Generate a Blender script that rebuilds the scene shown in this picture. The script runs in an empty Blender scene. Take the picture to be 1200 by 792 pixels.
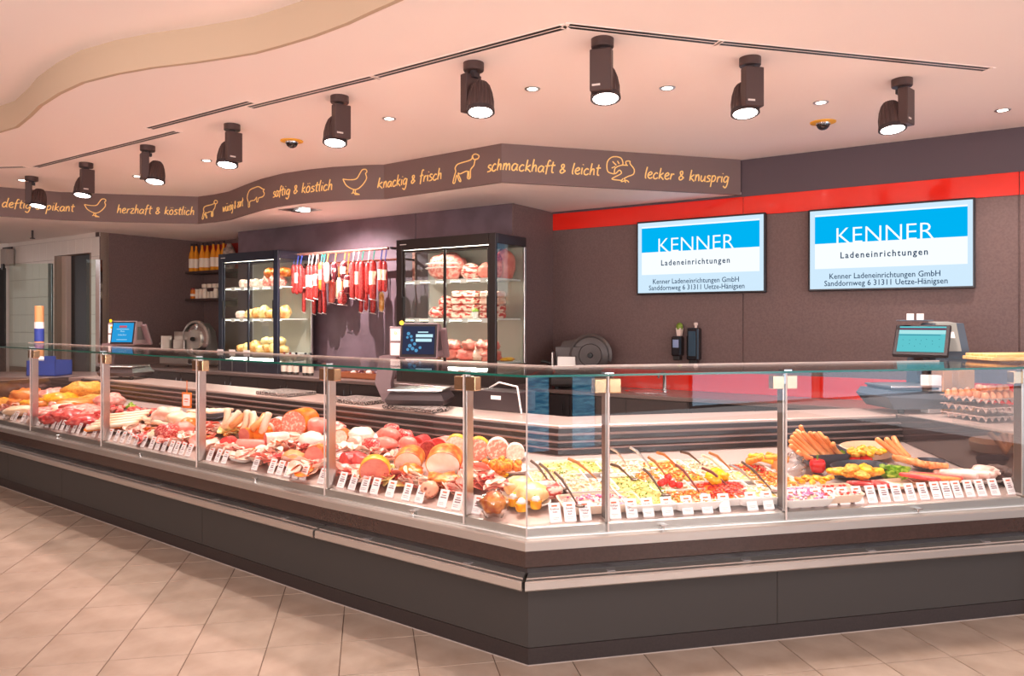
import bpy, math, random
from mathutils import Vector, Matrix, noise
D = bpy.data; C = bpy.context.scene.collection
PI = math.pi
H = 1.5; F = 870.0; HY = 374.0          # camera height (m), focal length (px of a 1200 wide frame), horizon row

# ------------------------------------------------------------------ camera, world, exposure
cam = D.objects.new('camera', D.cameras.new('camera')); C.objects.link(cam)
cam.location = (0, 0, H); cam.rotation_euler = (PI/2, 0, 0)
cam.data.sensor_width = 36; cam.data.lens = F/1200*36; cam.data.shift_y = -(396-HY)/1200
cam.data.clip_start = 0.05
bpy.context.scene.camera = cam
vs = bpy.context.scene.view_settings
vs.view_transform = 'Standard'; vs.look = 'None'; vs.gamma = 1; vs.use_curve_mapping = False
vs.exposure = 0.6
w = D.worlds.new('world'); bpy.context.scene.world = w; w.use_nodes = True
w.node_tree.nodes['Background'].inputs[0].default_value = (1.0, 0.93, 0.94, 1)
w.node_tree.nodes['Background'].inputs[1].default_value = 1.05
def area(name, loc, rot, sx, sy, power, col):
    l = D.lights.new(name, 'AREA'); l.shape = 'RECTANGLE'; l.size = sx; l.size_y = sy; l.energy = power; l.color = col
    o = D.objects.new(name, l); C.objects.link(o); o.location = loc; o.rotation_euler = rot
    return o
# unseen fill lamps added high up, and low ones added to brighten ceiling and soffit
area('overhead_fill_light', (-1.5, -0.6, 3.05), (math.radians(10), 0, 0), 5.0, 1.4, 45, (1, .90, .88))
area('overhead_fill_light', (3.6, -0.6, 3.05), (math.radians(10), 0, 0), 4.0, 1.4, 38, (1, .90, .89))
area('overhead_fill_light', (-6.5, 2.0, 3.0), (0, math.radians(-15), 0), 2.5, 2.5, 70, (1, .88, .84))
area('low_fill_light', (-3.5, -1.8, 1.3), (math.radians(128), 0, 0), 5.0, .6, 165, (1, .89, .88))
area('low_fill_light', (3.5, -1.8, 1.3), (math.radians(128), 0, 0), 5.0, .6, 165, (1, .89, .88))

# ------------------------------------------------------------------ materials
def rgb(c):
    if isinstance(c, str):
        c = c.lstrip('#'); c = [int(c[i:i+2], 16)/255 for i in (0, 2, 4)]
        c = [x/12.92 if x <= .04045 else ((x+.055)/1.055)**2.4 for x in c]
    return (*c[:3], 1)
MATS = {}
def mat(name, col, rough=.5, metal=0, col2=None, scale=12, detail=3, bump=0, bscale=None, spec=.5, coat=0, emit=0, lo=.4, hi=.6, stretch=None, kind='noise', sss=0):
    if name in MATS: return MATS[name]
    m = D.materials.new(name); m.use_nodes = True; nt = m.node_tree; n = nt.nodes; b = n['Principled BSDF']
    b.inputs['Base Color'].default_value = rgb(col); b.inputs['Roughness'].default_value = rough
    b.inputs['Metallic'].default_value = metal; b.inputs['Specular IOR Level'].default_value = spec
    b.inputs['Coat Weight'].default_value = coat
    if sss:
        b.inputs['Subsurface Weight'].default_value = sss; b.inputs['Subsurface Radius'].default_value = (.02, .008, .005)
        b.inputs['Subsurface Scale'].default_value = .5
    if emit:
        b.inputs['Emission Color'].default_value = rgb(col); b.inputs['Emission Strength'].default_value = emit
    tc = n.new('ShaderNodeTexCoord'); mp = n.new('ShaderNodeMapping'); nt.links.new(tc.outputs['Object'], mp.inputs[0])
    if stretch: mp.inputs['Scale'].default_value = stretch
    def tex(sc):
        if kind == 'voronoi':
            t = n.new('ShaderNodeTexVoronoi'); t.inputs['Scale'].default_value = sc; nt.links.new(mp.outputs[0], t.inputs['Vector']); return t.outputs['Distance']
        t = n.new('ShaderNodeTexNoise'); t.inputs['Scale'].default_value = sc; t.inputs['Detail'].default_value = detail
        nt.links.new(mp.outputs[0], t.inputs['Vector']); return t.outputs['Fac']
    if col2 is not None:
        r = n.new('ShaderNodeValToRGB'); nt.links.new(tex(scale), r.inputs[0])
        r.color_ramp.elements[0].position = lo; r.color_ramp.elements[1].position = hi
        r.color_ramp.elements[0].color = rgb(col); r.color_ramp.elements[1].color = rgb(col2)
        nt.links.new(r.outputs[0], b.inputs['Base Color'])
    if bump:
        bp = n.new('ShaderNodeBump'); bp.inputs['Strength'].default_value = bump; bp.inputs['Distance'].default_value = .01
        nt.links.new(tex(bscale or scale), bp.inputs['Height']); nt.links.new(bp.outputs[0], b.inputs['Normal'])
    MATS[name] = m; return m
def glassmat(name, tint=(.93, .97, .96), refl=1.0, rough=.0):
    if name in MATS: return MATS[name]
    m = D.materials.new(name); m.use_nodes = True; nt = m.node_tree; n = nt.nodes; n.clear()
    out = n.new('ShaderNodeOutputMaterial'); mx = n.new('ShaderNodeMixShader'); tr = n.new('ShaderNodeBsdfTransparent'); gl = n.new('ShaderNodeBsdfGlossy')
    fr = n.new('ShaderNodeFresnel'); ge = n.new('ShaderNodeNewGeometry'); io = n.new('ShaderNodeMath'); io.operation = 'MULTIPLY_ADD'
    io.inputs[1].default_value = -.8333; io.inputs[2].default_value = 1.5        # the same reflection on the inner and outer face of a pane
    nt.links.new(ge.outputs['Backfacing'], io.inputs[0]); nt.links.new(io.outputs[0], fr.inputs[0])
    mu = n.new('ShaderNodeMath'); mu.operation = 'MULTIPLY'; mu.inputs[1].default_value = refl
    tr.inputs[0].default_value = (*tint, 1); gl.inputs['Roughness'].default_value = rough
    nt.links.new(fr.outputs[0], mu.inputs[0]); nt.links.new(mu.outputs[0], mx.inputs[0]); nt.links.new(tr.outputs[0], mx.inputs[1]); nt.links.new(gl.outputs[0], mx.inputs[2])
    nt.links.new(mx.outputs[0], out.inputs[0]); MATS[name] = m; return m
def emat(name, col, s):
    if name in MATS: return MATS[name]
    m = D.materials.new(name); m.use_nodes = True; nt = m.node_tree; n = nt.nodes; n.clear()
    e = n.new('ShaderNodeEmission'); e.inputs[0].default_value = rgb(col); e.inputs[1].default_value = s
    o = n.new('ShaderNodeOutputMaterial'); nt.links.new(e.outputs[0], o.inputs[0]); MATS[name] = m; return m

# ------------------------------------------------------------------ mesh builder
class MB:
    def __init__(s): s.v = []; s.f = []
    def add(s, vs, fs, M=None):
        k = len(s.v)
        s.v += [tuple(M @ Vector(p)) for p in vs] if M is not None else [tuple(p) for p in vs]
        s.f += [tuple(i+k for i in f) for f in fs]; return s
    def box(s, x0, x1, y0, y1, z0, z1, M=None):
        v = [(x0,y0,z0),(x1,y0,z0),(x1,y1,z0),(x0,y1,z0),(x0,y0,z1),(x1,y0,z1),(x1,y1,z1),(x0,y1,z1)]
        return s.add(v, [(0,3,2,1),(4,5,6,7),(0,1,5,4),(1,2,6,5),(2,3,7,6),(3,0,4,7)], M)
    def bbox(s, x0, x1, y0, y1, z0, z1, b=.004, M=None):       # box with chamfered edges
        v = []; f = []
        X = (x0, x1); Y = (y0, y1); Z = (z0, z1); idx = {}
        for i in (0,1):
            for j in (0,1):
                for k in (0,1):
                    sx, sy, sz = (1-2*i)*b, (1-2*j)*b, (1-2*k)*b
                    for a in range(3):
                        p = [X[i]+sx, Y[j]+sy, Z[k]+sz]; p[a] = (X[i], Y[j], Z[k])[a]
                        idx[(i,j,k,a)] = len(v); v.append(tuple(p))
        def q(*ks): f.append(tuple(idx[k] for k in ks))
        for a in range(3):
            b1, c1 = (a+1)%3, (a+2)%3
            for e in (0,1):
                ks = []
                for (u, w_) in ((0,0),(1,0),(1,1),(0,1)):
                    t = [0,0,0]; t[a] = e; t[b1] = u; t[c1] = w_; ks.append((*t, a))
                if e == 0: ks.reverse()
                q(*ks)
            for u in (0,1):
                for w_ in (0,1):
                    t0 = [0,0,0]; t0[b1] = u; t0[c1] = w_; t1 = list(t0); t1[a] = 1
                    q((*t0, b1), (*t1, b1), (*t1, c1), (*t0, c1))
        for i in (0,1):
            for j in (0,1):
                for k in (0,1): q((i,j,k,0),(i,j,k,1),(i,j,k,2))
        return s.add(v, f, M)
    def prism(s, poly, z0, z1, M=None):                        # xy outline, extruded along z
        n = len(poly); v = [(x,y,z0) for x,y in poly]+[(x,y,z1) for x,y in poly]
        f = [tuple(range(n-1,-1,-1)), tuple(range(n,2*n))]+[(i,(i+1)%n,(i+1)%n+n,i+n) for i in range(n)]
        return s.add(v, f, M)
    def loft(s, rings, caps=True, closed=True, M=None):
        n = len(rings[0]); v = [p for r in rings for p in r]; f = []
        for k in range(len(rings)-1):
            for i in range(n if closed else n-1):
                j = (i+1)%n; f.append((k*n+i, k*n+j, (k+1)*n+j, (k+1)*n+i))
        if caps: f += [tuple(range(n-1,-1,-1)), tuple(range((len(rings)-1)*n, len(rings)*n))]
        return s.add(v, f, M)
    def lathe(s, prof, seg=16, M=None, caps=True, sx=1, sy=1):
        return s.loft([[(r*math.cos(2*PI*i/seg)*sx, r*math.sin(2*PI*i/seg)*sy, z) for i in range(seg)] for r, z in prof], caps, True, M)
    def tube(s, pts, r, seg=8, M=None):
        pts = [Vector(p) for p in pts]; n = len(pts); rs = r if isinstance(r, (list, tuple)) else [r]*n; rings = []
        up = None
        for i, p in enumerate(pts):
            t = (pts[min(i+1,n-1)]-pts[max(i-1,0)]).normalized()
            if up is None:
                up = Vector((0,0,1)) if abs(t.z) < .9 else Vector((1,0,0))
            a = t.cross(up).normalized(); b_ = a.cross(t).normalized(); up = b_
            rings.append([tuple(p+a*(rs[i]*math.cos(2*PI*j/seg))+b_*(rs[i]*math.sin(2*PI*j/seg))) for j in range(seg)])
        return s.loft(rings, True, True, M)
    def blob(s, c, r, nz=.1, seed=0, seg=12, rings=8, fr=2.0, flat=None, M=None):
        v = []; f = []; off = Vector((seed*7.3, seed*3.1, seed*1.7))
        for i in range(rings+1):
            th = PI*i/rings
            for j in range(seg):
                ph = 2*PI*j/seg; d = Vector((math.sin(th)*math.cos(ph), math.sin(th)*math.sin(ph), math.cos(th)))
                k = 1+nz*noise.noise(d*fr+off)*2
                p = [c[0]+d.x*r[0]*k, c[1]+d.y*r[1]*k, c[2]+d.z*r[2]*k]
                if flat is not None: p[2] = max(p[2], flat)
                v.append(tuple(p))
        for i in range(rings):
            for j in range(seg):
                a = i*seg+j; b_ = i*seg+(j+1)%seg
                if i == 0: f.append((a, a+seg, b_+seg))
                elif i == rings-1: f.append((a, a+seg, b_))
                else: f.append((a, a+seg, b_+seg, b_))
        return s.add(v, f, M)
    def ribbon(s, pts, wd):                                     # flat strip along 3-D points (each with its own normal frame)
        return s
def mesh(name, mb, m, smooth=False):
    me = D.meshes.new(name); me.from_pydata(mb.v, [], mb.f); me.validate()
    if smooth:
        me.shade_smooth()
        if smooth is not True: me.set_sharp_from_angle(angle=math.radians(smooth))
    if m: me.materials.append(m)
    me.update(); return me
def obj(name, mb, m, parent=None, smooth=False, loc=None, rot=None, data=None):
    me = data or mesh(name, mb, m, smooth)
    o = D.objects.new(name, me); C.objects.link(o)
    if parent: o.parent = parent
    if loc: o.location = loc
    if rot: o.rotation_euler = rot
    return o
def tag(o, label=None, cat=None, group=None, kind=None):
    if label: o['label'] = label
    if cat: o['category'] = cat
    if group: o['group'] = group
    if kind: o['kind'] = kind
    return o
def thing(name, label, cat, loc=(0,0,0), rz=0, group=None):
    o = D.objects.new(name, None); C.objects.link(o); o.empty_display_size = .05
    o.location = loc; o.rotation_euler = (0,0,rz); return tag(o, label, cat, group)
def struct(name, mb, m, parent=None, smooth=False):
    o = obj(name, mb, m, parent, smooth)
    if not parent: o['kind'] = 'structure'
    return o
def copy_tree(o, parent=None):
    c = o.copy(); C.objects.link(c)
    if parent: c.parent = parent
    for ch in list(o.children): copy_tree(ch, c)
    return c
ORD = ['first','second','third','fourth','fifth','sixth','seventh','eighth','ninth','tenth','eleventh','twelfth','thirteenth','fourteenth','fifteenth','sixteenth','seventeenth','eighteenth','nineteenth','twentieth']
TXT = {}
def textmesh(body, size, align='CENTER', extrude=0, res=2, space=1.0, shear=0, xs=1.0, bold=0):
    key = (body, size, align, res, space, shear, xs, bold)
    if key in TXT: return TXT[key]
    cu = D.curves.new('lettering', 'FONT'); cu.body = body; cu.size = size; cu.align_x = align; cu.resolution_u = res
    cu.space_character = space; cu.shear = shear; cu.offset = bold
    o = D.objects.new('lettering', cu); C.objects.link(o)
    me = D.meshes.new_from_object(o.evaluated_get(bpy.context.evaluated_depsgraph_get()))
    D.objects.remove(o)
    if xs != 1.0:
        for v in me.vertices: v.co.x *= xs
    TXT[key] = me; return me
def text(name, body, size, m, parent, loc, rot, **k):
    me = textmesh(body, size, **k).copy(); me.materials.clear(); me.materials.append(m)
    o = D.objects.new(name, me); C.objects.link(o); o.parent = parent; o.location = loc; o.rotation_euler = rot
    return o

# ------------------------------------------------------------------ plan of the shop (metres, x right, y away, z up)
def ray(px, py): return Vector(((px-600)/F, 1, (HY-py)/F))
def onz(px, py, z):                                             # point on a level plane
    d = ray(px, py); t = (z-H)/d.z; return Vector((0,0,H))+d*t
A_L1 = Vector((math.sin(math.radians(53.1)), -math.cos(math.radians(53.1))))
Pc = Vector((.070, 3.214)); Pk = Vector((-.975, 3.955)); P0 = Pk-A_L1*5.45
A_L3 = Vector((.976, .216)).normalized(); P3 = Pc+A_L3*2.60
PATH = [P0, Pk, Pc, P3]
DIRS = [(PATH[i+1]-PATH[i]).normalized() for i in range(3)]
LEN = [(PATH[i+1]-PATH[i]).length for i in range(3)]
NRM = [Vector((-d.y, d.x)) for d in DIRS]
ANG = [math.atan2(d.y, d.x) for d in DIRS]
def mit(i, j):                                                  # shift of the mitre along leg i per metre of depth, towards joint with leg j
    a = ANG[j]-ANG[i]; return math.tan(a/2)
M0 = [0, mit(0,1), mit(1,2)]                                     # at start of leg: s = +M0*d  (sign handled below)
def s_start(i, d): return 0 if i == 0 else -(-math.tan((ANG[i]-ANG[i-1])/2))*d
def s_end(i, d): return LEN[i] if i == 2 else LEN[i]-math.tan((ANG[i+1]-ANG[i])/2)*d
# leg frame matrix: origin at start of the leg
def leg_mat(i):
    d = DIRS[i]; n = NRM[i]; p = PATH[i]
    return Matrix(((d.x, n.x, 0, p.x),(d.y, n.y, 0, p.y),(0,0,1,0),(0,0,0,1)))
LM = [leg_mat(i) for i in range(3)]
def W(i, s, d, z=0): return LM[i] @ Vector((s, d, z))
def s_of_px(i, px, d=0.0):
    p = PATH[i]+NRM[i]*d; k = (px-600)/F
    return (k*p.y-p.x)/(DIRS[i].x-k*DIRS[i].y)
def deck_z(d): return .612+.165*d
def hit(px, py, h=0.0):                                          # point of the food deck seen at px,py (raised by h)
    r = ray(px, py)
    for i in (0, 1, 2):
        n = NRM[i]; p = PATH[i]
        # z = H + t r.z ; d = (t r.xy - p).n ; z = .612+h+.165 d
        rn = r.x*n.x+r.y*n.y; pn = p.x*n.x+p.y*n.y
        t = (.612+h-.165*pn-H)/(r.z-.165*rn)
        q = Vector((t*r.x, t*r.y))-p; s = q.dot(DIRS[i]); d = q.dot(n)
        if i == 2 or s <= s_end(i, d): return i, s, d
def sec(mb, i, prof, s0=None, s1=None):                          # extrude a (d,z) profile along a leg with mitred ends, leg-local coordinates
    r0 = [((s_start(i, d) if s0 is None else s0), d, z) for d, z in prof]
    r1 = [((s_end(i, d) if s1 is None else s1), d, z) for d, z in prof]
    return mb.loft([r0, r1])
# ------------------------------------------------------------------ setting
m_tile = mat('floor_tile', '#a89484', .38, col2='#947f6e', scale=5, detail=5, bump=.05, bscale=30, lo=.35, hi=.7, spec=.4)
m_grout = mat('grout', '#6e584a', .8)
m_ceil = mat('ceiling_paint', '#fdeee6', .8)
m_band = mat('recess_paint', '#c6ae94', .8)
m_wall = mat('charcoal_wall', '#6e5956', .55, col2='#77615d', scale=60, bump=.08, bscale=220, spec=.35)
m_wallv = mat('plum_wall', '#65545a', .5, col2='#705e66', scale=4, spec=.4)
m_sign = mat('sign_band', '#75605c', .6)
m_red = mat('red_gloss', '#f02410', .12, spec=.6, coat=.6)
m_black = mat('black_plastic', '#15120f', .4)
m_white = mat('white_plastic', '#f1ebe6', .4)
m_chrome = mat('chrome', '#dcdcdc', .12, metal=1)
m_steel = mat('brushed_steel', '#c9c4c0', .3, metal=1, bump=.02, bscale=80)
m_alu = mat('satin_aluminium', '#c4bdb6', .33, metal=.85)
m_text = mat('sign_lettering', '#f3c77a', .6, emit=.15)
m_wt = mat('white_wall_tile', '#efe6dc', .15, spec=.6)
m_pane = glassmat('clear_glass')

# floor: slab and laid tiles
fl = struct('floor', MB().box(-14, 8, -3, 16, -.06, -.004), m_grout)
T = .3335; ga = math.radians(10.9)
gx = Vector((math.cos(ga), math.sin(ga))); gy = Vector((-math.sin(ga), math.cos(ga)))
g0 = Vector((-.792, 3.452))
tm = mesh('tile', MB().bbox(-T/2+.0022, T/2-.0022, -T/2+.0022, T/2-.0022, -.004, .0, .0012), m_tile)
cells = []
for i in range(-24, 24):
    for j in range(-14, 22):
        c = g0+gx*((i+.5)*T)+gy*((j+.5)*T)
        if c.y < 1.0 or c.y > 9: continue
        # in front of the counter (a little under its plinth)
        ok = True
        q1 = (c-PATH[0]).dot(NRM[0]); q2 = (c-PATH[1]).dot(NRM[1]); q3 = (c-PATH[2]).dot(NRM[2])
        if q1 > .22 and q2 > .22 and q3 > .22: continue
        if abs(c.x)/c.y > .95 and c.y > 1.9: continue
        if c.x > 4 or (c-Vector((0,3.2))).length > 7.6: continue
        cells.append(c)
cells.sort(key=lambda c: c.length if c.y > 2.9 else 50+abs(c.x)+3-c.y)
for c in cells[:300]:
    obj('tile', None, None, fl, loc=(c.x, c.y, 0), rot=(0,0,ga), data=tm)
rest = MB()
for c in cells[300:]:
    rest.bbox(-T/2+.0022, T/2-.0022, -T/2+.0022, T/2-.0022, -.004, .0, .0012, Matrix.Translation((c.x,c.y,0)) @ Matrix.Rotation(ga,4,'Z'))
if rest.v: obj('tile_field', rest, m_tile, fl)['kind'] = 'stuff'

# ceilings. recess edge traced on the ceiling plane (2.93 m)
ZC = 2.93; ZS = 2.62; ZR = 3.12
rec_px = [(-260,200),(-120,182),(-40,167),(0,155.5),(22,149),(38,136),(50,124),(72,110),(100,97),(140,87),(180,80),(230,74),(270,68),(300,63),(330,55),(370,43),(410,28),(440,14),(472,0),(520,-26),(600,-75),(700,-150)]
rec = [onz(px, py, ZC) for px, py in rec_px]
fas_px = [(-260,213),(-60,214),(0,219),(72,225),(140,227.6),(232,230.4),(250,228),(268,224.4),(286,217),(306,209.6),(332,203),(360,198.8),(390,195.6),(430,193.2),(450,192.8),(587.6,168),(868,187)]
fas = [onz(px, py, ZC) for px, py in fas_px]
# walls
nW = Vector((.556, .831)); tW = Vector((.831, -.556)); CF = 5.95; CT = 6.716
def wp(t, c, z=0): p = tW*t+nW*c; return Vector((p.x, p.y, z))
tcorner = wp(0,0); 
def tc(p): return p.x*tW.x+p.y*tW.y
def cn(p): return p.x*nW.x+p.y*nW.y
def rayc(px, c):                                                 # plan point where the ray through column px meets wall plane c
    k = (px-600)/F; r = Vector((k, 1)); t = c/(r.x*nW.x+r.y*nW.y); return r*t
def quadstrip(mb, pts, z0, z1, th=.02, side=1):
    # vertical sheet following plan points, thickened behind
    n = len(pts); ins = []
    for i in range(n):
        a = Vector(pts[max(i-1,0)][:2]); b = Vector(pts[min(i+1,n-1)][:2]); t = (b-a).normalized(); nn = Vector((-t.y, t.x))*side*th
        ins.append(Vector(pts[i][:2])+nn)
    v = []; f = []
    for i in range(n):
        p = pts[i]; q = ins[i]; v += [(p[0],p[1],z0),(p[0],p[1],z1),(q.x,q.y,z1),(q.x,q.y,z0)]
    for i in range(n-1):
        a = i*4; b = a+4
        for k in range(4): f.append((a+k, b+k, b+(k+1)%4, a+(k+1)%4))
    f += [(0,1,2,3),((n-1)*4+3,(n-1)*4+2,(n-1)*4+1,(n-1)*4)]
    return mb.add(v, f)
def poly_plate(pts, z, th):
    return MB().prism([(p[0],p[1]) for p in pts], z, z+th)
wend = rayc(1320, CT); wr = wp(tc(wend)+.5, CT)
# lower ceiling between the recess edge and the lettered band, running right to the TV wall
low = [rec[i] for i in range(len(rec))]+[Vector((2.0, 0.9)), Vector((7.5,0.9)), Vector((7.5, 3.2)), Vector(wr[:2])]+[Vector(p[:2]) for p in reversed(fas)]
from mathutils.geometry import tessellate_polygon
def tess_plate(pts, z0, z1):
    P = [Vector((p[0],p[1],0)) for p in pts]; n = len(P); tri = tessellate_polygon([P]); mb = MB()
    v = [(p.x,p.y,z0) for p in P]+[(p.x,p.y,z1) for p in P]
    f = [t for t in tri]+[tuple(i+n for i in t) for t in tri]+[(i,(i+1)%n,(i+1)%n+n,i+n) for i in range(n)]
    return mb.add(v, f)
struct('ceiling', tess_plate(low, ZC, ZC+.02), m_ceil)
struct('ceiling', MB().box(-13, 8, .5, 13.5, ZR, ZR+.05), m_ceil)
# rear shop ceiling over the photographer stops short so that the added fill lamps there can work
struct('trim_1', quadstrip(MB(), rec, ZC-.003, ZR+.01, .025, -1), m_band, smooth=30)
# soffit behind the band
sof = [Vector(p[:2])+Vector((.006,.018)) for p in fas]+[Vector(p[:2]) for p in (wp(tc(fas[-1])+.02, CT+.1), wp(-16, CT+.1), wp(-16, 2.2))]
struct('ceiling', tess_plate(sof, ZS, ZS+.02), m_ceil)
fascia = struct('trim_2', quadstrip(MB(), fas, ZS-.006, ZC+.004, .03, 1), m_sign, smooth=20)

# TV wall with red glass band
t0 = tc(wp(0,0)); blk = 0.0-3.98                                 # right end of the refrigerator block along the wall
tw0 = tc(Vector((.376,7.83))); tw1 = tc(wr)
TVL = MB()
TVL.box(tw0, tw1, CT, CT+.1, 0, 2.93)
MW = Matrix(((tW.x, nW.x, 0, 0),(tW.y, nW.y, 0, 0),(0,0,1,0),(0,0,0,1)))
def wob(mb): mb.v = [tuple(MW @ Vector(p)) for p in mb.v]; return mb
wr_o = struct('wall_right', wob(TVL), m_wall)
for a in (tw0+.006, tw0+3.29, tw1-.01):
    pass
for k in range(3):
    a = tw0+.01+k*2.05; b = min(a+2.04, tw1)
    obj('wall_panel', wob(MB().bbox(a, b, CT-.012, CT+.001, .0, 2.425, .002)), m_wall, wr_o)
for k in range(3):
    a = tw0+.01+k*2.05; b = min(a+2.045, tw1)
    obj('red_band', wob(MB().bbox(a, b, CT-.016, CT+.001, 2.428, 2.600, .0015)), m_red, wr_o)
obj('upper_panel', wob(MB().box(tw0, tw1, CT-.02, CT+.0, 2.60, 2.93)), mat('upper_wall', '#54454c', .5), wr_o)
obj('splashback', wob(MB().bbox(tw0+.02, tw1, CT-.02, CT, .83, 1.012, .002)), m_red, wr_o)
# refrigerator block wall
tb0 = tc(rayc(279, CF)); 
bw = struct('wall_back', wob(MB().box(tb0, blk, CF+.012, CF+.75, 0, 2.62)), m_wallv)
tj = tc(rayc(487, CF)); 
for a, b in ((tb0, tj-.003), (tj+.003, blk)):
    obj('wall_panel', wob(MB().bbox(a, b, CF, CF+.013, .0, 2.615, .002)), m_wallv, bw)
obj('end_panel', wob(MB().box(blk, blk+.012, CF, CT, 0, 2.615)), m_wall, bw)
# recess with the bottle shelves and the dark side wall (perpendicular to the others)
CB = 6.47
dl = onz(116.5, 271.8, ZS); tdl = tc(dl); cdl = cn(dl)
struct('wall_1', wob(MB().box(tdl-.1, tb0+.01, CB, CB+.1, 0, 2.62)), m_wall)
struct('wall_left', wob(MB().box(tdl-.1, tdl, cdl, CB, 0, 2.62)), m_wall)
# red poster strip on the recess wall
pst = tag(obj('wall_banner', wob(MB().bbox(tc(rayc(234,CB)), tb0, CB-.02, CB, 2.16, 2.56, .003)), mat('red_banner','#a82018',.5)), 'red wall banner with faint slogan lettering behind the bottle shelf', 'banner')
# white tiled wall
xa = onz(-200, 300, ZS); twl = tdl-.1
tA = tc(rayc(10, cdl))
tdoorR = tc(rayc(104, cdl)); tdoorL = tc(rayc(66, cdl))
zd = H+ (HY-297.5)/F*rayc(90, cdl).y
ww = struct('wall_2', wob(MB().box(tdoorR, twl+.1, cdl+.01, cdl+.12, 0, ZS).box(tA, tdoorL, cdl+.01, cdl+.12, 0, ZS).box(tdoorL, tdoorR, cdl+.01, cdl+.12, zd, ZS)), mat('wall_grout','#a08c7e',.8))
mt = {}
def wtile(x0, x1, z0, z1):
    key = (round(x1-x0,3), round(z1-z0,3))
    if key not in mt: mt[key] = mesh('tile', MB().bbox(0, key[0], -.004, .008, 0, key[1], .0015), m_wt)
    o = obj('tile', None, None, ww, data=mt[key]); p = wp(x0, cdl, z0); o.location = p; o.rotation_euler = (0,0,math.atan2(tW.y,tW.x))
tz = .25; tx = .20
x = twl+.1
while x > tA+.05:
    z = 2.56
    while z > .9:
        x0 = max(x-tx, tA); 
        zz0, zz1 = z-tz+.003, min(z, ZS)
        inside = (x0 < tdoorR-.02 and x > tdoorL+.02)
        if inside:
            if zz1 > zd+.02: wtile(x0+.0015, x-.0015, max(zz0, zd+.0), zz1)
        else: wtile(x0+.0015, x-.0015, zz0, zz1)
        z -= tz
    x -= tx
obj('tile_cap', wob(MB().box(tA, tdoorL, cdl, cdl+.01, 2.563, ZS).box(tdoorR, twl+.1, cdl, cdl+.01, 2.563, ZS).box(tdoorL, tdoorR, cdl, cdl+.01, 2.563, ZS)), m_wt, ww)
m_door = mat('dark_door', '#2b2a2c', .45); m_jamb = mat('door_jamb', '#e0c6b8', .5)
d1 = struct('door_1', wob(MB().bbox(tdoorL-.3, tdoorR+.05, cdl+.131, cdl+.16, 0, zd+.02, .003)), m_door)
obj('door_jamb', wob(MB().box(tdoorL, tc(rayc(78,cdl+.07)), cdl+.07, cdl+.13, 0, zd)), m_jamb, d1)
obj('door_stile', wob(MB().bbox(tdoorR-.09, tdoorR-.01, cdl+.07, cdl+.095, 0, zd-.02, .003)), mat('door_edge','#1d1b1c',.4), d1)
# far left: wall coming forward with a dark doorway
pL = wp(tA, cdl); 
lw = struct('wall_3', MB().box(pL.x-4, pL.x+.02, pL.y+.02, pL.y+.14, 0, 2.62), m_wt)
d2 = struct('door_2', MB().bbox(pL.x-1.1, pL.x-.05, pL.y-.02, pL.y+.03, 0, H+(HY-314)/F*pL.y, .003), m_door)
obj('door_glass', MB().box(pL.x-1.0, pL.x-.17, pL.y-.026, pL.y-.019, .1, 1.95), mat('door_green', '#12362c', .2), d2)  # dark green glass set in the door
# wall on the shop side behind the photographer, with the shopfront windows mirrored in the counter glass
rw = struct('wall_rear', MB().box(-14, 18, -4.2, -4.0, 0, .0+3.1), mat('shop_wall', '#b89a8c', .7))

struct('wall_4', MB().box(-12.2,-12,-4.2,9.5,0,3.1), MATS['shop_wall'])  # unseen side wall added to darken what the left panes mirror

bk = [W(0,0,.3), W(0,s_end(0,.3),.3), W(1,s_end(1,.3),.3), W(2,LEN[2],.3), Vector((6.0,4.4,0)), wr, wp(tw0,CT+.05), wp(-16,CT+.05)]
struct('floor', tess_plate([Vector((p[0],p[1])) for p in bk], -.0035, -.001), mat('staff_floor','#a89484',.4))
# ------------------------------------------------------------------ lettering and animal drawings on the band
cum = [0]
for i in range(1, len(fas)): cum.append(cum[-1]+(fas[i]-fas[i-1]).length)
def fas_at(s):
    s = max(0, min(cum[-1]-1e-4, s)); i = max(k for k in range(len(cum)-1) if cum[k] <= s)
    u = (s-cum[i])/(cum[i+1]-cum[i]); p = fas[i].lerp(fas[i+1], u); t = (fas[i+1]-fas[i]).normalized()
    return p, t, Vector((t.y, -t.x, 0))
def fas_s(px):
    k = (px-600)/F
    for i in range(len(fas)-1):
        a, b = fas[i], fas[i+1]
        fa = a.x-k*a.y; fb = b.x-k*b.y
        if fa <= 0 <= fb: return cum[i]+(cum[i+1]-cum[i])*(-fa)/(fb-fa)
    return 0
def smooth_line(pts, n=4):
    if len(pts) < 3: return pts
    out = []
    for i in range(len(pts)-1):
        p0 = pts[max(i-1,0)]; p1 = pts[i]; p2 = pts[i+1]; p3 = pts[min(i+2,len(pts)-1)]
        for k in range(n):
            t = k/n
            out.append(tuple(.5*((2*p1[a])+(-p0[a]+p2[a])*t+(2*p0[a]-5*p1[a]+4*p2[a]-p3[a])*t*t+(-p0[a]+3*p1[a]-3*p2[a]+p3[a])*t**3) for a in (0,1)))
    out.append(pts[-1]); return out
def stroke(mb, pts, wd, f3):                                     # pts in (s,z); a raised flat ribbon on the band
    n = len(pts)
    if n < 2: return
    L = []
    for i, p in enumerate(pts):
        a = pts[max(i-1,0)]; b = pts[min(i+1,n-1)]; dx, dz = b[0]-a[0], b[1]-a[1]; l = math.hypot(dx,dz) or 1
        nx, nz = -dz/l*wd/2, dx/l*wd/2
        L.append([f3(p[0]+nx, p[1]+nz, .004), f3(p[0]-nx, p[1]-nz, .004), f3(p[0]-nx, p[1]-nz, .0005), f3(p[0]+nx, p[1]+nz, .0005)])
    mb.loft(L)
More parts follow.
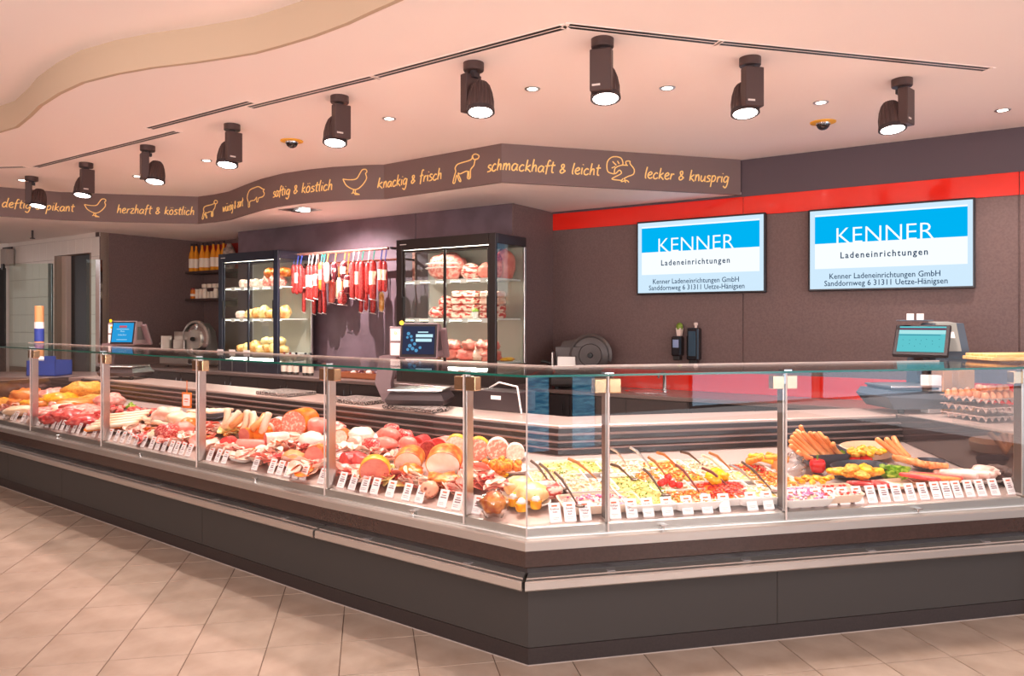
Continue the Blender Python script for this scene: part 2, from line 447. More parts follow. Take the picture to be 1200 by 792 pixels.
def f3band(s, z, o):
    p, t, nn = fas_at(s); q = p+nn*o; return (q.x, q.y, z)
G = {
'a':([[(.8,.85),(.45,1),(.1,.6),(.15,.1),(.5,.05),(.8,.6),(.88,.95),(.8,.3),(.95,.0)]],1.1),
'c':([[(.75,.85),(.45,1),(.1,.55),(.2,.05),(.55,0),(.8,.2)]],.95),
'd':([[(.8,.8),(.45,1),(.1,.6),(.15,.1),(.5,.05),(.8,.6)],[(.95,1.9),(.8,.8),(.78,.2),(.95,0)]],1.1),
'e':([[(.1,.45),(.5,.55),(.75,.8),(.5,1),(.15,.7),(.15,.2),(.5,0),(.85,.2)]],.95),
'f':([[(.75,1.75),(.5,1.85),(.35,1.4),(.25,.4),(.2,-.3)],[(0,.95),(.7,1.05)]],.75),
'g':([[(.8,.85),(.45,1),(.1,.6),(.15,.15),(.5,.1),(.8,.6),(.88,.95),(.75,-.3),(.45,-.8),(.05,-.55)]],1.05),
'h':([[(.25,1.8),(.15,.9),(.1,0)],[(.12,.4),(.4,.9),(.65,.9),(.68,.4),(.72,0)]],.95),
'i':([[(.2,1),(.15,.4),(.2,0)],[(.28,1.4),(.3,1.5)]],.45),
'k':([[(.25,1.75),(.15,.8),(.1,0)],[(.75,1.0),(.2,.5),(.5,.25),(.85,-.1)]],.95),
'l':([[(.3,1.8),(.15,.8),(.15,.1),(.3,0)]],.45),
'm':([[(.15,1),(.1,0)],[(.12,.5),(.4,1),(.55,.8),(.55,0)],[(.56,.5),(.85,1),(1.0,.8),(1.05,0)]],1.3),
'n':([[(.15,1),(.1,0)],[(.12,.5),(.45,1),(.65,.8),(.7,0)]],.95),
'o':([[(.45,1),(.1,.6),(.2,.05),(.6,.0),(.8,.5),(.6,.95),(.4,1)]],1.0),
'ö':([[(.45,1),(.1,.6),(.2,.05),(.6,.0),(.8,.5),(.6,.95),(.4,1)],[(.3,1.35),(.32,1.45)],[(.65,1.38),(.67,1.48)]],1.0),
'p':([[(.2,1),(.15,.2),(.05,-.8)],[(.15,.6),(.45,1),(.8,.75),(.6,.15),(.2,.1)]],1.0),
'r':([[(.2,1),(.12,0)],[(.15,.5),(.4,.95),(.7,.9)]],.75),
's':([[(.7,.9),(.35,1),(.15,.7),(.6,.4),(.6,.1),(.05,.0)]],.8),
't':([[(.4,1.6),(.3,.6),(.35,.05),(.6,.05)],[(.05,1.05),(.75,1.12)]],.75),
'u':([[(.15,1),(.1,.3),(.35,0),(.7,.4),(.8,1),(.78,.2),(.92,0)]],1.05),
'ü':([[(.15,1),(.1,.3),(.35,0),(.7,.4),(.8,1),(.78,.2),(.92,0)],[(.3,1.4),(.32,1.5)],[(.65,1.42),(.67,1.52)]],1.05),
'w':([[(.1,1),(.2,0),(.5,.7),(.65,0),(1.0,1)]],1.15),
'z':([[(.1,.95),(.7,1),(.1,.05),(.8,.05)]],.9),
'&':([[(.9,.5),(.6,.1),(.25,.05),(.15,.4),(.65,.95),(.6,1.35),(.3,1.3),(.3,.95),(.8,.4),(.9,.25)]],1.2),
' ':([],.7)}
def script_text(mb, txt, s0, s1, zb, xh, wd, f3):
    tot = sum(G[c][1] for c in txt); k = (s1-s0)/tot; x = s0
    for n, c in enumerate(txt):
        st, adv = G[c]
        for ln in st:
            pts = smooth_line(ln, 3)
            stroke(mb, [(x+(p[0]+.12*p[1])*k, zb+p[1]*xh*(1+.06*math.sin(n*2.1))) for p in pts], wd, f3)
        x += adv*k
def zat(px, py):                                                 # height on the band seen at px,py
    p, _, _ = fas_at(fas_s(px)); return H+(HY-py)/F*p.y
for txt, a, b, yb, ytop in (('deftig & pikant', 2, 87, 243.5, 232), ('herzhaft & köstlich', 137, 228, 250, 241), ('würzig & zart', 261, 285, 241, 235),
                        ('saftig & köstlich', 320, 390, 226, 217), ('knackig & frisch', 442, 518, 213, 204), ('schmackhaft & leicht', 571, 703, 199.5, 187), ('lecker & knusprig', 755, 854, 209, 199)):
    mb = MB(); mid = (a+b)/2
    za, zb_ = zat(a+2, yb + (0)), 0
    zb_ = zat(mid, yb); xh = zat(mid, ytop)-zb_
    script_text(mb, txt, fas_s(a), fas_s(b), 2.715, .054, .0105, f3band)
    obj('slogan', mb, m_text, fascia)
def draw(name, pxs, boxpx, zb, zt, wd=.009):
    # several polylines in a unit box mapped to the band between two image columns
    mb = MB(); s0, s1 = fas_s(boxpx[0]), fas_s(boxpx[1])
    for ln in pxs:
        stroke(mb, [(s0+(s1-s0)*p[0], zb+(zt-zb)*p[1]) for p in smooth_line(ln, 4)], wd, f3band)
    obj(name, mb, m_text, fascia)
def norm(ls, x0, x1, y0, y1): return [[((x-x0)/(x1-x0), (y1-y)/(y1-y0)) for x, y in l] for l in ls]
hen = norm([[(912,295),(950,302),(990,298),(1010,265),(1025,242),(1045,242),(1050,258),(1043,268),(1048,300),(1025,340),(995,365),(965,362),(930,335),(912,295)],[(975,365),(970,385),(962,392)],[(985,365),(985,388),(1008,400),(980,398)],[(970,385),(990,398)]],912,1050,240,403)
sheep = norm([[(510,300),(530,275),(610,262),(622,238),(640,230),(662,245),(655,262),(638,268),(630,300),(610,325),(608,375),(590,375),(590,330),(545,340),(530,335),(548,383),(538,385),(522,345),(510,390),(497,390),(507,345),(515,320),(510,300)],[(622,240),(630,262),(655,262)],[(598,330),(600,375)]],497,662,230,392)
pig = norm([[(615,240),(640,190),(700,180),(745,185),(785,225),(800,235),(790,250),(800,285),(785,315),(745,318),(735,355),(722,350),(722,300),(700,325),(645,325),(640,380),(625,385),(625,330),(612,280),(615,240)]],612,800,178,388)
turkey = norm([[(395,325),(365,315),(357,285),(362,250),(385,225),(415,220),(440,228),(450,255),(445,270)],[(470,265),(467,245),(490,242),(492,258),(515,290),(510,320),(480,335),(455,350)],[(400,325),(405,290),(440,270),(478,268)],[(395,325),(410,320),(430,300),(440,320),(400,345),(388,358),(440,362)],[(385,290),(405,280)],[(390,250),(412,272)],[(418,245),(428,262)],[(450,350),(440,370),(470,360),(485,372)],[(460,352),(465,375)]],357,515,218,375)
draw('hen_drawing', hen, (99,124), 2.66, 2.87); draw('sheep_drawing', sheep, (237,255), 2.665, 2.86)
draw('pig_drawing', pig, (290,310), 2.68, 2.865); draw('hen_drawing', hen, (402,430), 2.655, 2.89)
draw('sheep_drawing', sheep, (531,561.5), 2.665, 2.88); draw('turkey_drawing', turkey, (711,743), 2.665, 2.885)

# ------------------------------------------------------------------ ceiling fittings
m_spot = mat('spotlight_brown', '#4a3734', .42, spec=.4)
m_spotd = mat('spotlight_dark', '#33282a', .5)
m_lens = emat('lamp_lens', '#fff0ea', 14)
def slot(a, b, label, n):
    A = onz(a[0], a[1], ZC); B = onz(b[0], b[1], ZC); L = (B-A).length; an = math.atan2((B-A).y, (B-A).x)
    t = thing('linear_vent', label, 'ceiling vent', (A.x, A.y, ZC), an, 'linear ceiling vents')
    obj('frame', MB().bbox(0, L, -.004, .006, -.002, .002, .0008).bbox(0, L, .030, .038, -.002, .002, .0008).bbox(0, L, .062, .072, -.002, .002, .0008).box(-.02, 0, -.004,.072,-.004,.002).box(L, L+.02, -.004,.072,-.004,.002), m_ceil, t)
    obj('slot', MB().box(.005, L-.005, .006, .030, -.0015, .001), m_black, t); obj('slot', MB().box(.005, L-.005, .038, .062, -.0015, .001), m_black, t)
    return t
slot((435,88),(656,29),'double slot ceiling vent ending at the kink above the middle spotlight',0)
slot((288,124.5),(434,88.5),'double slot ceiling vent running from the left to the longest left slot',0)
slot((668,27),(845,47),'double slot ceiling vent right of the kink above the two middle spotlights',0)
slot((847,47.2),(1163,79),'longest double slot ceiling vent at the right, ending near the last spotlight',0)
slot((170,149.5),(289,118),'double slot ceiling vent behind the fourth spotlight from the left',0)
slot((37,195),(203,153),'thin double slot ceiling vent above the leftmost spotlights',0)
slot((-60,197),(26,194.5),'short slot ceiling vent at the left edge above the lettered band',0)
def spot(px, py, yaw, label, power):
    p = onz(px, py, ZC)
    t = thing('ceiling_spotlight', label, 'spotlight', (p.x, p.y, ZC), 0, 'track spotlights along the counter')
    obj('canopy', MB().lathe([(.055,-.045),(.058,-.04),(.058,0)], 28), m_spot, t, smooth=30)
    piv = D.objects.new('swivel', mesh('swivel', MB().lathe([(.022,-.075),(.022,-.04)], 12).box(-.012,.03,-.02,.02,-.085,-.06), m_spotd)); C.objects.link(piv); piv.parent = t; piv.rotation_euler = (0,0,yaw)
    R = Matrix.Rotation(yaw, 4, 'Z')
    bx = obj('driver_box', MB().bbox(-.052, 0.004, -.055, .055, -.275, -.062, .004, R), m_spot, t)
    obj('logo', MB().box(-.0535, -.0525, .0, .042, -.25, -.240, R), mat('logo_print','#cfc3bb',.5), bx)
    # ribbed bell shaped head, tilted to the front
    hd = Matrix.Translation(R @ Vector((.062, 0, -.20))) @ Matrix.Rotation(math.radians(-11), 4, 'X')
    rings = []; N = 72
    for r, z in ((.018,.085),(.035,.08),(.05,.06),(.063,.02),(.071,-.03),(.075,-.07),(.075,-.085)):
        rings.append([(r*(1+(0 if z < -.065 else (.05 if i%4 < 2 else -.06)))*math.cos(2*PI*i/N), r*(1+(0 if z < -.065 else (.05 if i%4 < 2 else -.06)))*math.sin(2*PI*i/N), z) for i in range(N)])
    h = obj('lamp_head', MB().loft(rings, M=hd), m_spotd if False else m_spot, t, smooth=25)
    obj('rim', MB().loft([[(r*math.cos(2*PI*i/40), r*math.sin(2*PI*i/40), z) for i in range(40)] for r, z in ((.077,-.075),(.078,-.095),(.069,-.098),(.062,-.090))], caps=False, M=hd), m_spotd, h, smooth=40)
    obj('lens', MB().lathe([(.063,-.0945),(.063,-.092)], 32, M=hd), m_lens, h)
    l = D.lights.new('lamp_beam', 'SPOT'); l.energy = power; l.spot_size = math.radians(95); l.spot_blend = .8; l.shadow_soft_size = .03; l.color = (1, .80, .75)
    lo = D.objects.new('lamp_beam', l); C.objects.link(lo); lo.parent = t; lo.location = hd @ Vector((0,0,-.105))
    # aim at the display deck below
    tgt = None; best = 9
    for i in range(3):
        q = Vector((p.x,p.y))-PATH[i]; s = q.dot(DIRS[i]); s = min(max(s, .1), LEN[i]-.1); c = W(i, s, .42, .7)
        dd = (Vector((c.x-p.x, c.y-p.y))).length
        if dd < best: best = dd; tgt = c
    dirv = tgt-Vector((p.x, p.y, ZC-.3)); lo.rotation_euler = dirv.to_track_quat('-Z', 'Y').to_euler()
    return t
SP = [(37,207,30,'leftmost brown ribbed spotlight hanging in front of the lettered band'),
      (101,191,140,'second ribbed spotlight from the left, above the hen drawing at left'),
      (173,171,35,'third ribbed spotlight from the left, its head to the right of the box'),
      (272,146,138,'fourth ribbed spotlight from the left, above the lamb drawing'),
      (398,113,128,'fifth ribbed spotlight from the left, right of the left dome camera'),
      (555,74,-48,'middle ribbed spotlight with its bell shaped head in front of the box'),
      (706,46,70,'spotlight with a large upright box just right of the vent kink'),
      (879,68,102,'second spotlight from the right with box hiding its head'),
      (1057,93,132,'rightmost ribbed spotlight, beside the right dome camera')]
for px, py, yw, lb in SP: spot(px, py, math.radians(yw), lb, 118)
m_glow = emat('downlight_lens', '#fff4e6', 9)
DL = [(624,104,'small recessed downlight left of the large upright spotlight'),(782,103,'small recessed downlight between the two middle right spotlights'),
      (456,139,'small recessed downlight right of the fifth spotlight'),(962,120,'small recessed downlight above the right dome camera'),
      (1175,129,'small recessed downlight at the right edge of the ceiling'),(242,188,'small recessed downlight beside the fourth spotlight'),
      (161,206.5,'small recessed downlight behind the third spotlight'),(26,211,'small recessed downlight behind the leftmost spotlight')]
for px, py, lb in DL:
    p = onz(px, py, ZC); t = thing('downlight', lb, 'ceiling light', (p.x,p.y,ZC), 0, 'recessed downlights')
    obj('trim_ring', MB().loft([[(r*math.cos(2*PI*i/24), r*math.sin(2*PI*i/24), z) for i in range(24)] for r, z in ((.05,0),(.048,-.004),(.032,-.003),(.03,-.001))], caps=False), m_steel, t, smooth=30)
    obj('lens', MB().lathe([(.031,-.003),(.031,-.001)], 20), m_glow, t)
    l = D.lights.new('downlight_beam','SPOT'); l.energy = 38; l.spot_size = math.radians(120); l.spot_blend = .9; l.shadow_soft_size = .04; l.color = (1,.86,.80)
    lo = D.objects.new('downlight_beam', l); C.objects.link(lo); lo.parent = t; lo.location = (0,0,-.03)
for px, py, lb in ((342,165,'black dome camera on yellow ring at left of the ceiling'),(964.5,143,'black dome camera on yellow ring near the rightmost spotlight')):
    p = onz(px, py, ZC); t = thing('dome_camera', lb, 'camera', (p.x,p.y,ZC), 0, 'ceiling dome cameras')
    obj('mounting_ring', MB().lathe([(.09,0),(.088,-.006),(.05,-.010)][::-1], 28), mat('yellow_ring','#f0b020',.5), t, smooth=30)
    obj('dome', MB().blob((0,0,-.014),(.047,.047,.045),0,0,20,12), mat('dome_black','#1c1416',.08,spec=.8), t, smooth=True)
    obj('dome_collar', MB().lathe([(.05,-.02),(.052,-.008)],24), m_chrome, t, smooth=30)
# recessed gimbal light in the soffit above the hanging sausages
p = onz(352, 245.5, ZS); t = thing('recessed_gimbal_light', 'square recessed gimbal light in the soffit above the hanging sausages', 'ceiling light', (p.x,p.y,ZS), math.atan2(tW.y,tW.x))
obj('frame', MB().box(-.18,.18,-.13,-.11,-.006,.001).box(-.18,.18,.11,.13,-.006,.001).box(-.18,-.16,-.11,.11,-.006,.001).box(.16,.18,-.11,.11,-.006,.001), m_steel, t)
obj('well', MB().box(-.16,.16,-.11,.11,-.002,-.001), m_spotd, t)
obj('lens', MB().lathe([(.055,-.02),(.055,-.003)],20,M=Matrix.Translation((.06,0,0))), m_lens, t)
obj('lens', MB().lathe([(.045,-.012),(.045,-.003)],20,M=Matrix.Translation((-.08,0,0))), m_chrome, t)
l = D.lights.new('gimbal_beam','SPOT'); l.energy = 150; l.spot_size = math.radians(125); l.spot_blend=.7; l.color=(1,.85,.85); lo = D.objects.new('gimbal_beam', l); C.objects.link(lo); lo.parent = t; lo.location=(.06,0,-.04); lo.rotation_euler=(math.radians(25),0,0)
p = onz(38, 270, ZS); t = thing('sprinkler', 'small sprinkler head under the soffit above the white tiles', 'sprinkler', (p.x,p.y,ZS))
obj('pipe', MB().lathe([(.012,-.06),(.012,0)],10), m_spotd, t); obj('deflector', MB().lathe([(.028,-.105),(.03,-.098),(.012,-.09),(.012,-.06)],12), m_spotd, t)
p = wp(tA+.12, cdl-.1, 2.28); t = thing('wall_speaker', 'small grey box speaker with camera on the white tiled wall', 'speaker', p, math.atan2(tW.y,tW.x))
obj('housing', MB().bbox(-.04,.14,-.04,.07,.0,.24,.01), mat('grey_box','#a89a90',.5), t); obj('camera_eye', MB().bbox(.02,.1,-.06,-.03,-.07,.02,.006), m_black, t); obj('bracket', MB().box(-.12,.14,.02,.05,.24,.27), m_spotd, t)
# ------------------------------------------------------------------ refrigerated counter: three sections
m_kick = mat('plinth', '#251a18', .5, col2='#2b201d', scale=80)
m_panel = mat('front_panel', '#37322f', .5, spec=.35)
m_trimd = mat('dark_gloss_trim', '#35241f', .25, col2='#3a2823', scale=90, spec=.6)
m_deck = mat('deck_steel', '#cdb7ae', .35, metal=.5)
m_inner = mat('inner_black', '#2a2120', .3, spec=.5)
m_work = mat('worktop_steel', '#cbb3a8', .38, metal=.55, bump=.02, bscale=40)
m_gtop = glassmat('top_glass', (.95,.97,.96), .55)
m_gfront = glassmat('front_glass', (.97,.98,.98), 1.25)
m_gedge = mat('glass_edge_green', '#0d5a4c', .15, spec=.8)
m_gedge2 = mat('glass_edge_pale', '#d9c8c0', .2, spec=.8)
m_clampm = mat('clamp_metal', '#d8b48c', .18, metal=1)
PILL = {0: [s_of_px(0, x, -.02) for x in (37,120,232)], 1: [0.012, s_of_px(1, 545, -.02)], 2: [s_of_px(2, 712, -.02), s_of_px(2, 920, -.02), LEN[2]-.03]}
CLAB = ['long far left section of the glass meat counter, ending beside the large mortadella',
        'short middle section of the glass meat counter running from the kink to the corner',
        'right section of the glass counter holding the white salad bowls']
CT_ = []
ZT = 1.25
for i in range(3):
    L = LEN[i]; t = thing('display_counter', CLAB[i], 'counter', (PATH[i].x, PATH[i].y, 0), ANG[i], 'refrigerated display counters'); CT_.append(t)
    P = lambda name, mb, m, **k: obj(name, mb, m, t, **k)
    P('floor_seal', sec(MB(), i, [(-.003,0),(-.003,.003),(.01,.003),(.01,0)]), mat('seal_grey','#a79a92',.6))
    P('plinth', sec(MB(), i, [(.0,0),(.0,.074),(.05,.074),(.05,0)]), m_kick)
    cuts = {0: [0, L*.2, L*.4, s_of_px(0, 237, 0), None], 1: [None, None], 2: [None, s_of_px(2, 911, 0), None]}[i]
    for a, b in zip(cuts[:-1], cuts[1:]):
        P('front_panel', sec(MB(), i, [(.0,.077),(.0,.43),(.03,.43),(.03,.077)], None if a is None else a+.0015, None if b is None else b-.0015), m_panel)
    P('recess_strip', sec(MB(), i, [(-.02,.40),(-.02,.442),(.05,.442),(.05,.40)]), m_inner)
    P('gloss_trim', sec(MB(), i, [(-.052,.440),(-.060,.446),(-.060,.515),(.02,.515),(.02,.44)]), m_trimd)
    P('aluminium_edge', sec(MB(), i, [(-.064,.515),(-.064,.550),(-.058,.556),(-.036,.560),(-.034,.566),(.0,.566),(.0,.515)]), m_alu)
    P('aluminium_lip', sec(MB(), i, [(-.022,.566),(-.022,.600),(-.010,.604),(.0,.604),(.0,.566)]), m_alu)
    P('deck', sec(MB(), i, [(.0,.604),(.02,.606),(.05,.612),(.86,.612+.165*.86-.01),(.86,.58),(.0,.56)]), m_deck)
    P('carcass', sec(MB(), i, [(.05,.02),(.05,.55),(.86,.55),(1.2,.55),(1.2,.02)]), m_inner)
    wend = s_of_px(0, 93, .9) if i == 0 else None
    P('back_panel', sec(MB(), i, [(.855,.74),(.875,.885),(.90,.885),(.90,.55),(.87,.55)], wend), m_inner)
    for (dd, zz) in ((.845,.775),(.85,.812),(.862,.85)):
        P('air_rail', sec(MB(), i, [(dd-.012,zz),(dd-.012,zz+.008),(dd+.02,zz+.012),(dd+.02,zz)], wend), mat('rail_grey','#8c7874',.4,metal=.7))
    we = None
    P('worktop', sec(MB(), i, [(.90,.856),(.895,.862),(.895,.896),(.90,.902),(1.25,.902),(1.25,.856)], wend, LEN[2]+.0 if i == 2 else None), m_work)
    P('cabinet_back', sec(MB(), i, [(1.18,.03),(1.18,.855),(1.2,.855),(1.2,.03)]), m_inner)
    # bumper rail
    bs = {0: (None, None), 1: (None, None), 2: (None, None)}[i]
    g = .004
    e0 = s_start(i, -.1) if i else 0; e1 = s_end(i, -.1)
    prof = [(-.02,.362),(-.088,.362),(-.095,.356),(-.100,.362),(-.100,.392),(-.094,.398),(-.072,.399),(-.068,.403),(-.03,.408),(-.02,.408)]
    r0 = [((s_start(i, d) if i else 0)+(.006 if i else 0), d, z) for d, z in prof]; r1 = [(s_end(i, d)-(.010 if i < 2 else 0), d, z) for d, z in prof]
    bump = P('bumper_rail', MB().loft([r0, r1]), m_alu)
    n = max(2, int(L/.62)); 
    for k in range(n):
        s = (k+.55)*L/n
        obj('bracket', MB().box(s-.02,s+.02,-.085,-.07,.353,.3625), m_alu, bump)
        br = obj('bracket', MB().box(s-.018,s+.018,-.066,-.022,.4045,.4075,), mat('bracket_grey','#9a9391',.4,metal=.4), bump)
    if i < 2:
        obj('end_cap', MB().box(LEN[i]-s_end(i,0)+e1-.012, e1-.004, -.094,-.03,.368,.392), m_black, bump)
    # glass panes between the posts
    ps = PILL[i]; edges = ([0] if i == 0 else [None])+[p for p in ps if 0.05 < p < L-.06]+([L] if i == 2 else [None])
    for a, b in zip(edges[:-1], edges[1:]):
        P('front_pane', sec(MB(), i, [(-.032,.567),(-.032,ZT),(-.028,ZT),(-.028,.567)], None if a is None else a+.002, None if b is None else b-.002), m_gfront)
        x0 = (s_start(i,-.03) if a is None else a)+.002; x1 = (s_end(i,-.03) if b is None else b)-.002
        P('pane_edge', MB().box(x0-.0015,x0+.0005,-.033,-.027,.567,ZT).box(x1-.0005,x1+.0015,-.033,-.027,.567,ZT), m_gedge2)
    s_top = [None, None]
    P('top_pane', sec(MB(), i, [(-.036,ZT),(-.036,ZT+.010),(.56,ZT+.010),(.56,ZT)]), m_gtop)
    P('top_pane_edge', sec(MB(), i, [(-.0375,ZT),(-.0375,ZT+.010),(-.0358,ZT+.010),(-.0358,ZT)]), m_gedge)
    P('top_pane_rim', sec(MB(), i, [(.558,ZT-.001),(.558,ZT+.011),(.566,ZT+.011),(.566,ZT-.001)]), m_gedge2)
    # latches on the lip
    for px in {0: (68,165,300), 1: (485,), 2: (777,1075)}[i]:
        s = s_of_px(i, px, -.03)
        lt = P('latch', MB().bbox(s-.016,s+.016,-.05,-.022,.578,.586,.002).lathe([(.004,.56),(.006,.578)],10,M=Matrix.Translation((s,-.036,0))), m_chrome)
    # posts with clamps
    for s in ps:
        po = P('post', MB().bbox(s-.011,s+.011,-.022,.030,.606,1.2,.003), m_steel)
        obj('post_edge', MB().box(s-.0112,s-.0102,-.018,.026,.62,1.18), mat('post_grey','#6b625d',.4,metal=.6), po)  # strip of darker grey metal down one side of the post
        cl = P('clamp', MB().bbox(s-.062,s-.006,-.026,.020,1.175,1.238,.003).bbox(s+.006,s+.062,-.026,.020,1.175,1.238,.003), m_clampm)
        obj('clamp_bolt', MB().bbox(s-.006,s+.006,-.02,.014,1.17,1.25,.002).box(s-.02,s+.02,-.045,-.0,1.2605,1.267), m_chrome, cl)
# end glass panels of the display (dark mirror glass), at both ends
m_mirror = mat('smoked_mirror', '#3a2f30', .06, spec=1.0, coat=1)
for i, s, lb in ((2, LEN[2]-.012, 'smoked mirror end panel at the right end of the salad counter'), (0, s_of_px(0, 93, .9)-.012, 'smoked mirror end panel at the far left end of the meat counter')):
    t = thing('end_panel', lb, 'glass panel', W(i, s, .02, 0), ANG[i], 'counter end panels')
    obj('mirror_glass', MB().loft([[(0,.0,.618),(0,.87,.75),(0,.87,.905),(0,.0,.905)],[(.010,.0,.618),(.010,.87,.75),(.010,.87,.905),(.010,.0,.905)]]), m_mirror, t)
    obj('edge_strip', MB().box(-.001,.011,.0,.88,.905,.909), m_steel, t)
    obj('corner_post', MB().box(-.004,.012,.872,.884,.76,.905), m_steel, t)
# counter carcass continuing beyond both ends
t = thing('side_counter', 'pale worktop unit beyond the right mirror panel carrying egg trays and the scale', 'counter', W(2, LEN[2]+.004, 0, 0), ANG[2])
obj('worktop', MB().bbox(.0,.85,.1,1.2,.862,.902,.003), m_work, t)
obj('carcass', MB().box(.06,.83,.0,1.15,.02,.86), m_inner, t)
obj('corner_post', MB().bbox(.0,.05,-.03,.03,.0,.43,.003), m_alu, t)
obj('side_pane', MB().box(.03,.035,-.03,.5,.57,1.25), m_gfront, t)
obj('corner_column', MB().bbox(.0,.035,-.03,.012,.43,1.25,.003), mat('orange_beech','#c88a5c',.5), t)

# row of price cards standing on the lip
m_card = mat('price_card', '#fbeeea', .6); m_logo = mat('card_logo', '#f2683c', .6); m_ink = mat('card_ink', '#84585c', .7); m_ink2 = mat('card_ink_faint', '#c9928c', .7)
card_me = mesh('card', MB().bbox(-.027,.027,-.001,.001,0,.084,.0004), m_card)
logo_me = mesh('logo', MB().box(-.013,.013,-.0016,-.0010,.067,.074), m_logo)
foot_me = mesh('clip', MB().box(-.024,.024,-.001,.014,-.0045,.001), mat('clip_clear','#d9c3bd',.2))
line_me = []
random.seed(4)
for k in range(4):
    mb = MB()
    for z, h in ((.054,.0035),(.043,.005),(.033,.005)):
        if k == 1 and z == .033: continue
        ww_ = random.uniform(.010,.018); mb.box(-ww_,ww_,-.0015,-.0010,z,z+h)
    for z in (.020,.012): mb.box(-.02,.018-random.uniform(0,.012),-.0014,-.0010,z,z+.0016)
    line_me.append(mesh('print', mb, m_ink if k % 2 else m_ink))
small_me = mesh('small_print', MB().box(-.018,.016,-.0014,-.0010,.018,.0196).box(-.012,.012,-.0014,-.0010,.012,.0136), m_ink2)
cards = []
def card(px, seg, words=None, lab=''):
    i = seg; s = s_of_px(i, px, .01)
    z = .6065
    t = thing('price_card', lab, 'price card', W(i, s, .012, z+.004), ANG[i]+random.uniform(-.05,.05), 'price cards along the counter lip')
    tl = math.radians(-24)
    c = obj('card', None, None, t, data=card_me, rot=(tl,0,0)); obj('logo', None, None, c, data=logo_me)
    obj('clip', None, None, t, data=foot_me)
    if words:
        n = len(words); 
        for k, wd in enumerate(words):
            zz = .053-.0125*k
            text('print', wd, .0125, m_ink, c, (0,-.0013,zz), (PI/2,0,0), res=1, xs=min(1, .047/(max(1,len(wd))*.0066)), bold=.0003)
        obj('small_print', None, None, c, data=small_me)
    else: obj('print', None, None, c, data=line_me[random.randrange(4)])
K = lambda a: [x if x else None for x in a]
SECT = [
 (0, (3,12.6,16.5,24.6,28.5), 'left of the leftmost glass post', None),
 (0, (43.5,49,54,60.6,65.6,71,77,84.6,90,98,108.5,116), 'between the two leftmost glass posts', None),
 (0, (125.8,134,141.5,149,157,166,175.6,182.6,190,197.7,204,211,219), 'between the second and third glass posts from the left', None),
 (0, (243.6,252.6,261,297,316,325.5,335.5,344.5,353.5,374.7), 'between the third and fourth glass posts from the left', None),
 (1, (398,411,425,437,455,474,489.5,516.5,533.5), 'between the fourth and fifth glass posts from the left', None),
 (1, (556.5,), 'just left of the glass corner', None),
 (2, (652,669,687), 'between the glass corner and the first post of the right section', [('Krabben','Salat'),('Eiersalat','nach','Art'),('Nord.','Herings','Salat')]),
 (2, (722,741.5,761,783.4,807,830,850.5,883,902), 'in front of the salad bowls right of the post at the corner', [('Geflügel','Salat'),('Speck','Kartoffel','Salat'),('Kartoffel','Salat'),('Eier','Salat'),('ANTI','PASTI'),('Oliven','mit','Knoblauch'),('Tomaten',),('Farmer','Salat'),('Fleisch','Salat')]),
 (2, (931,945,960,976,991,1008,1024,1039,1054,1070,1085,1100,1112.5,1125,1139,1152.5,1168,1187), 'in the long row right of the last glass post',
  [('Wurst','Salat'),('Käse','Salat'),None,('Nudel','Salat'),None,None,None,None,None,None,None,None,None,None,None,None,None,None])]
for seg, pxs, where, wl in SECT:
    n = len(pxs)
    for k, px in enumerate(pxs):
        wds = wl[k] if wl else None
        if wds and px in (741.5, 761, 807, 830):
            lab = 'card reading %s %s' % (' '.join(wds), 'in front of the white salad bowls')
        else:
            pos = 'leftmost' if (k == 0 and n > 1) else ('rightmost' if (k == n-1 and n > 1) else ('only' if n == 1 else ORD[k]+' from left'))
            lab = 'white card, %s %s' % (pos, where)
        lw_ = lab.split()
        card(px, seg, wds, ' '.join(lw_[:16]))
# ------------------------------------------------------------------ televisions
def tv(pxl, pxr, yt_r, yb_r, label):
    cpl = CT-.075
    a = rayc(pxl, cpl); b = rayc(pxr, cpl); wd = (b-a).length
    zt = H+(HY-yt_r)/F*b.y; zb = H+(HY-yb_r)/F*b.y; hh = zt-zb
    t = thing('wall_screen', label, 'television', (a.x, a.y, zb), math.atan2(tW.y, tW.x), 'wall screens')
    obj('housing', MB().bbox(0,wd,.0,.05,0,hh,.006), mat('tv_black','#1b1418',.3), t)
    obj('wall_bracket', MB().box(wd*.3,wd*.7,.05,.074,hh*.2,hh*.8), m_black, t)
    s = obj('display', MB().box(.016,wd-.016,-.0015,.0,.018,hh-.016), emat('screen_ice','#cfe9fb',0.68), t)
    x0, x1 = .055, wd-.05
    obj('blue_field', MB().box(x0,x1,-.003,-.0015,hh*.575,hh*.905), emat('screen_cyan','#00b4f4',.66), s)
    obj('white_field', MB().box(x0,x1,-.0026,-.0015,hh*.27,hh*.575), emat('screen_white','#f4fbfe',.70), s)
    obj('white_field', MB().box(x0,x1,-.0026,-.0015,hh*.905,hh*.925), emat('screen_white','#f4fbfe',.70), s)
    wt = emat('screen_letter_white','#ffffff',.72); dk = emat('screen_letter_blue','#123c63',.5)
    R = (PI/2,0,0); cx = wd*.475
    text('headline', 'KENNER', hh*.275, wt, s, (cx,-.0042,hh*.568), R, res=3, bold=-.002, xs=1.0)
    text('subtitle', 'Ladeneinrichtungen', hh*.105, dk, s, (cx,-.0034,hh*.39), R, res=2, space=1.25, bold=.0012, xs=.86*wd/1.2*1.02)
    text('address', 'Kenner Ladeneinrichtungen GmbH', hh*.094, dk, s, (cx,-.0034,hh*.145), R, res=2, bold=.0004, xs=.88)
    text('address', 'Sanddornweg 6 31311 Uetze-Hänigsen', hh*.094, dk, s, (cx+.005,-.0034,hh*.06), R, res=2, bold=.0004, xs=.88)
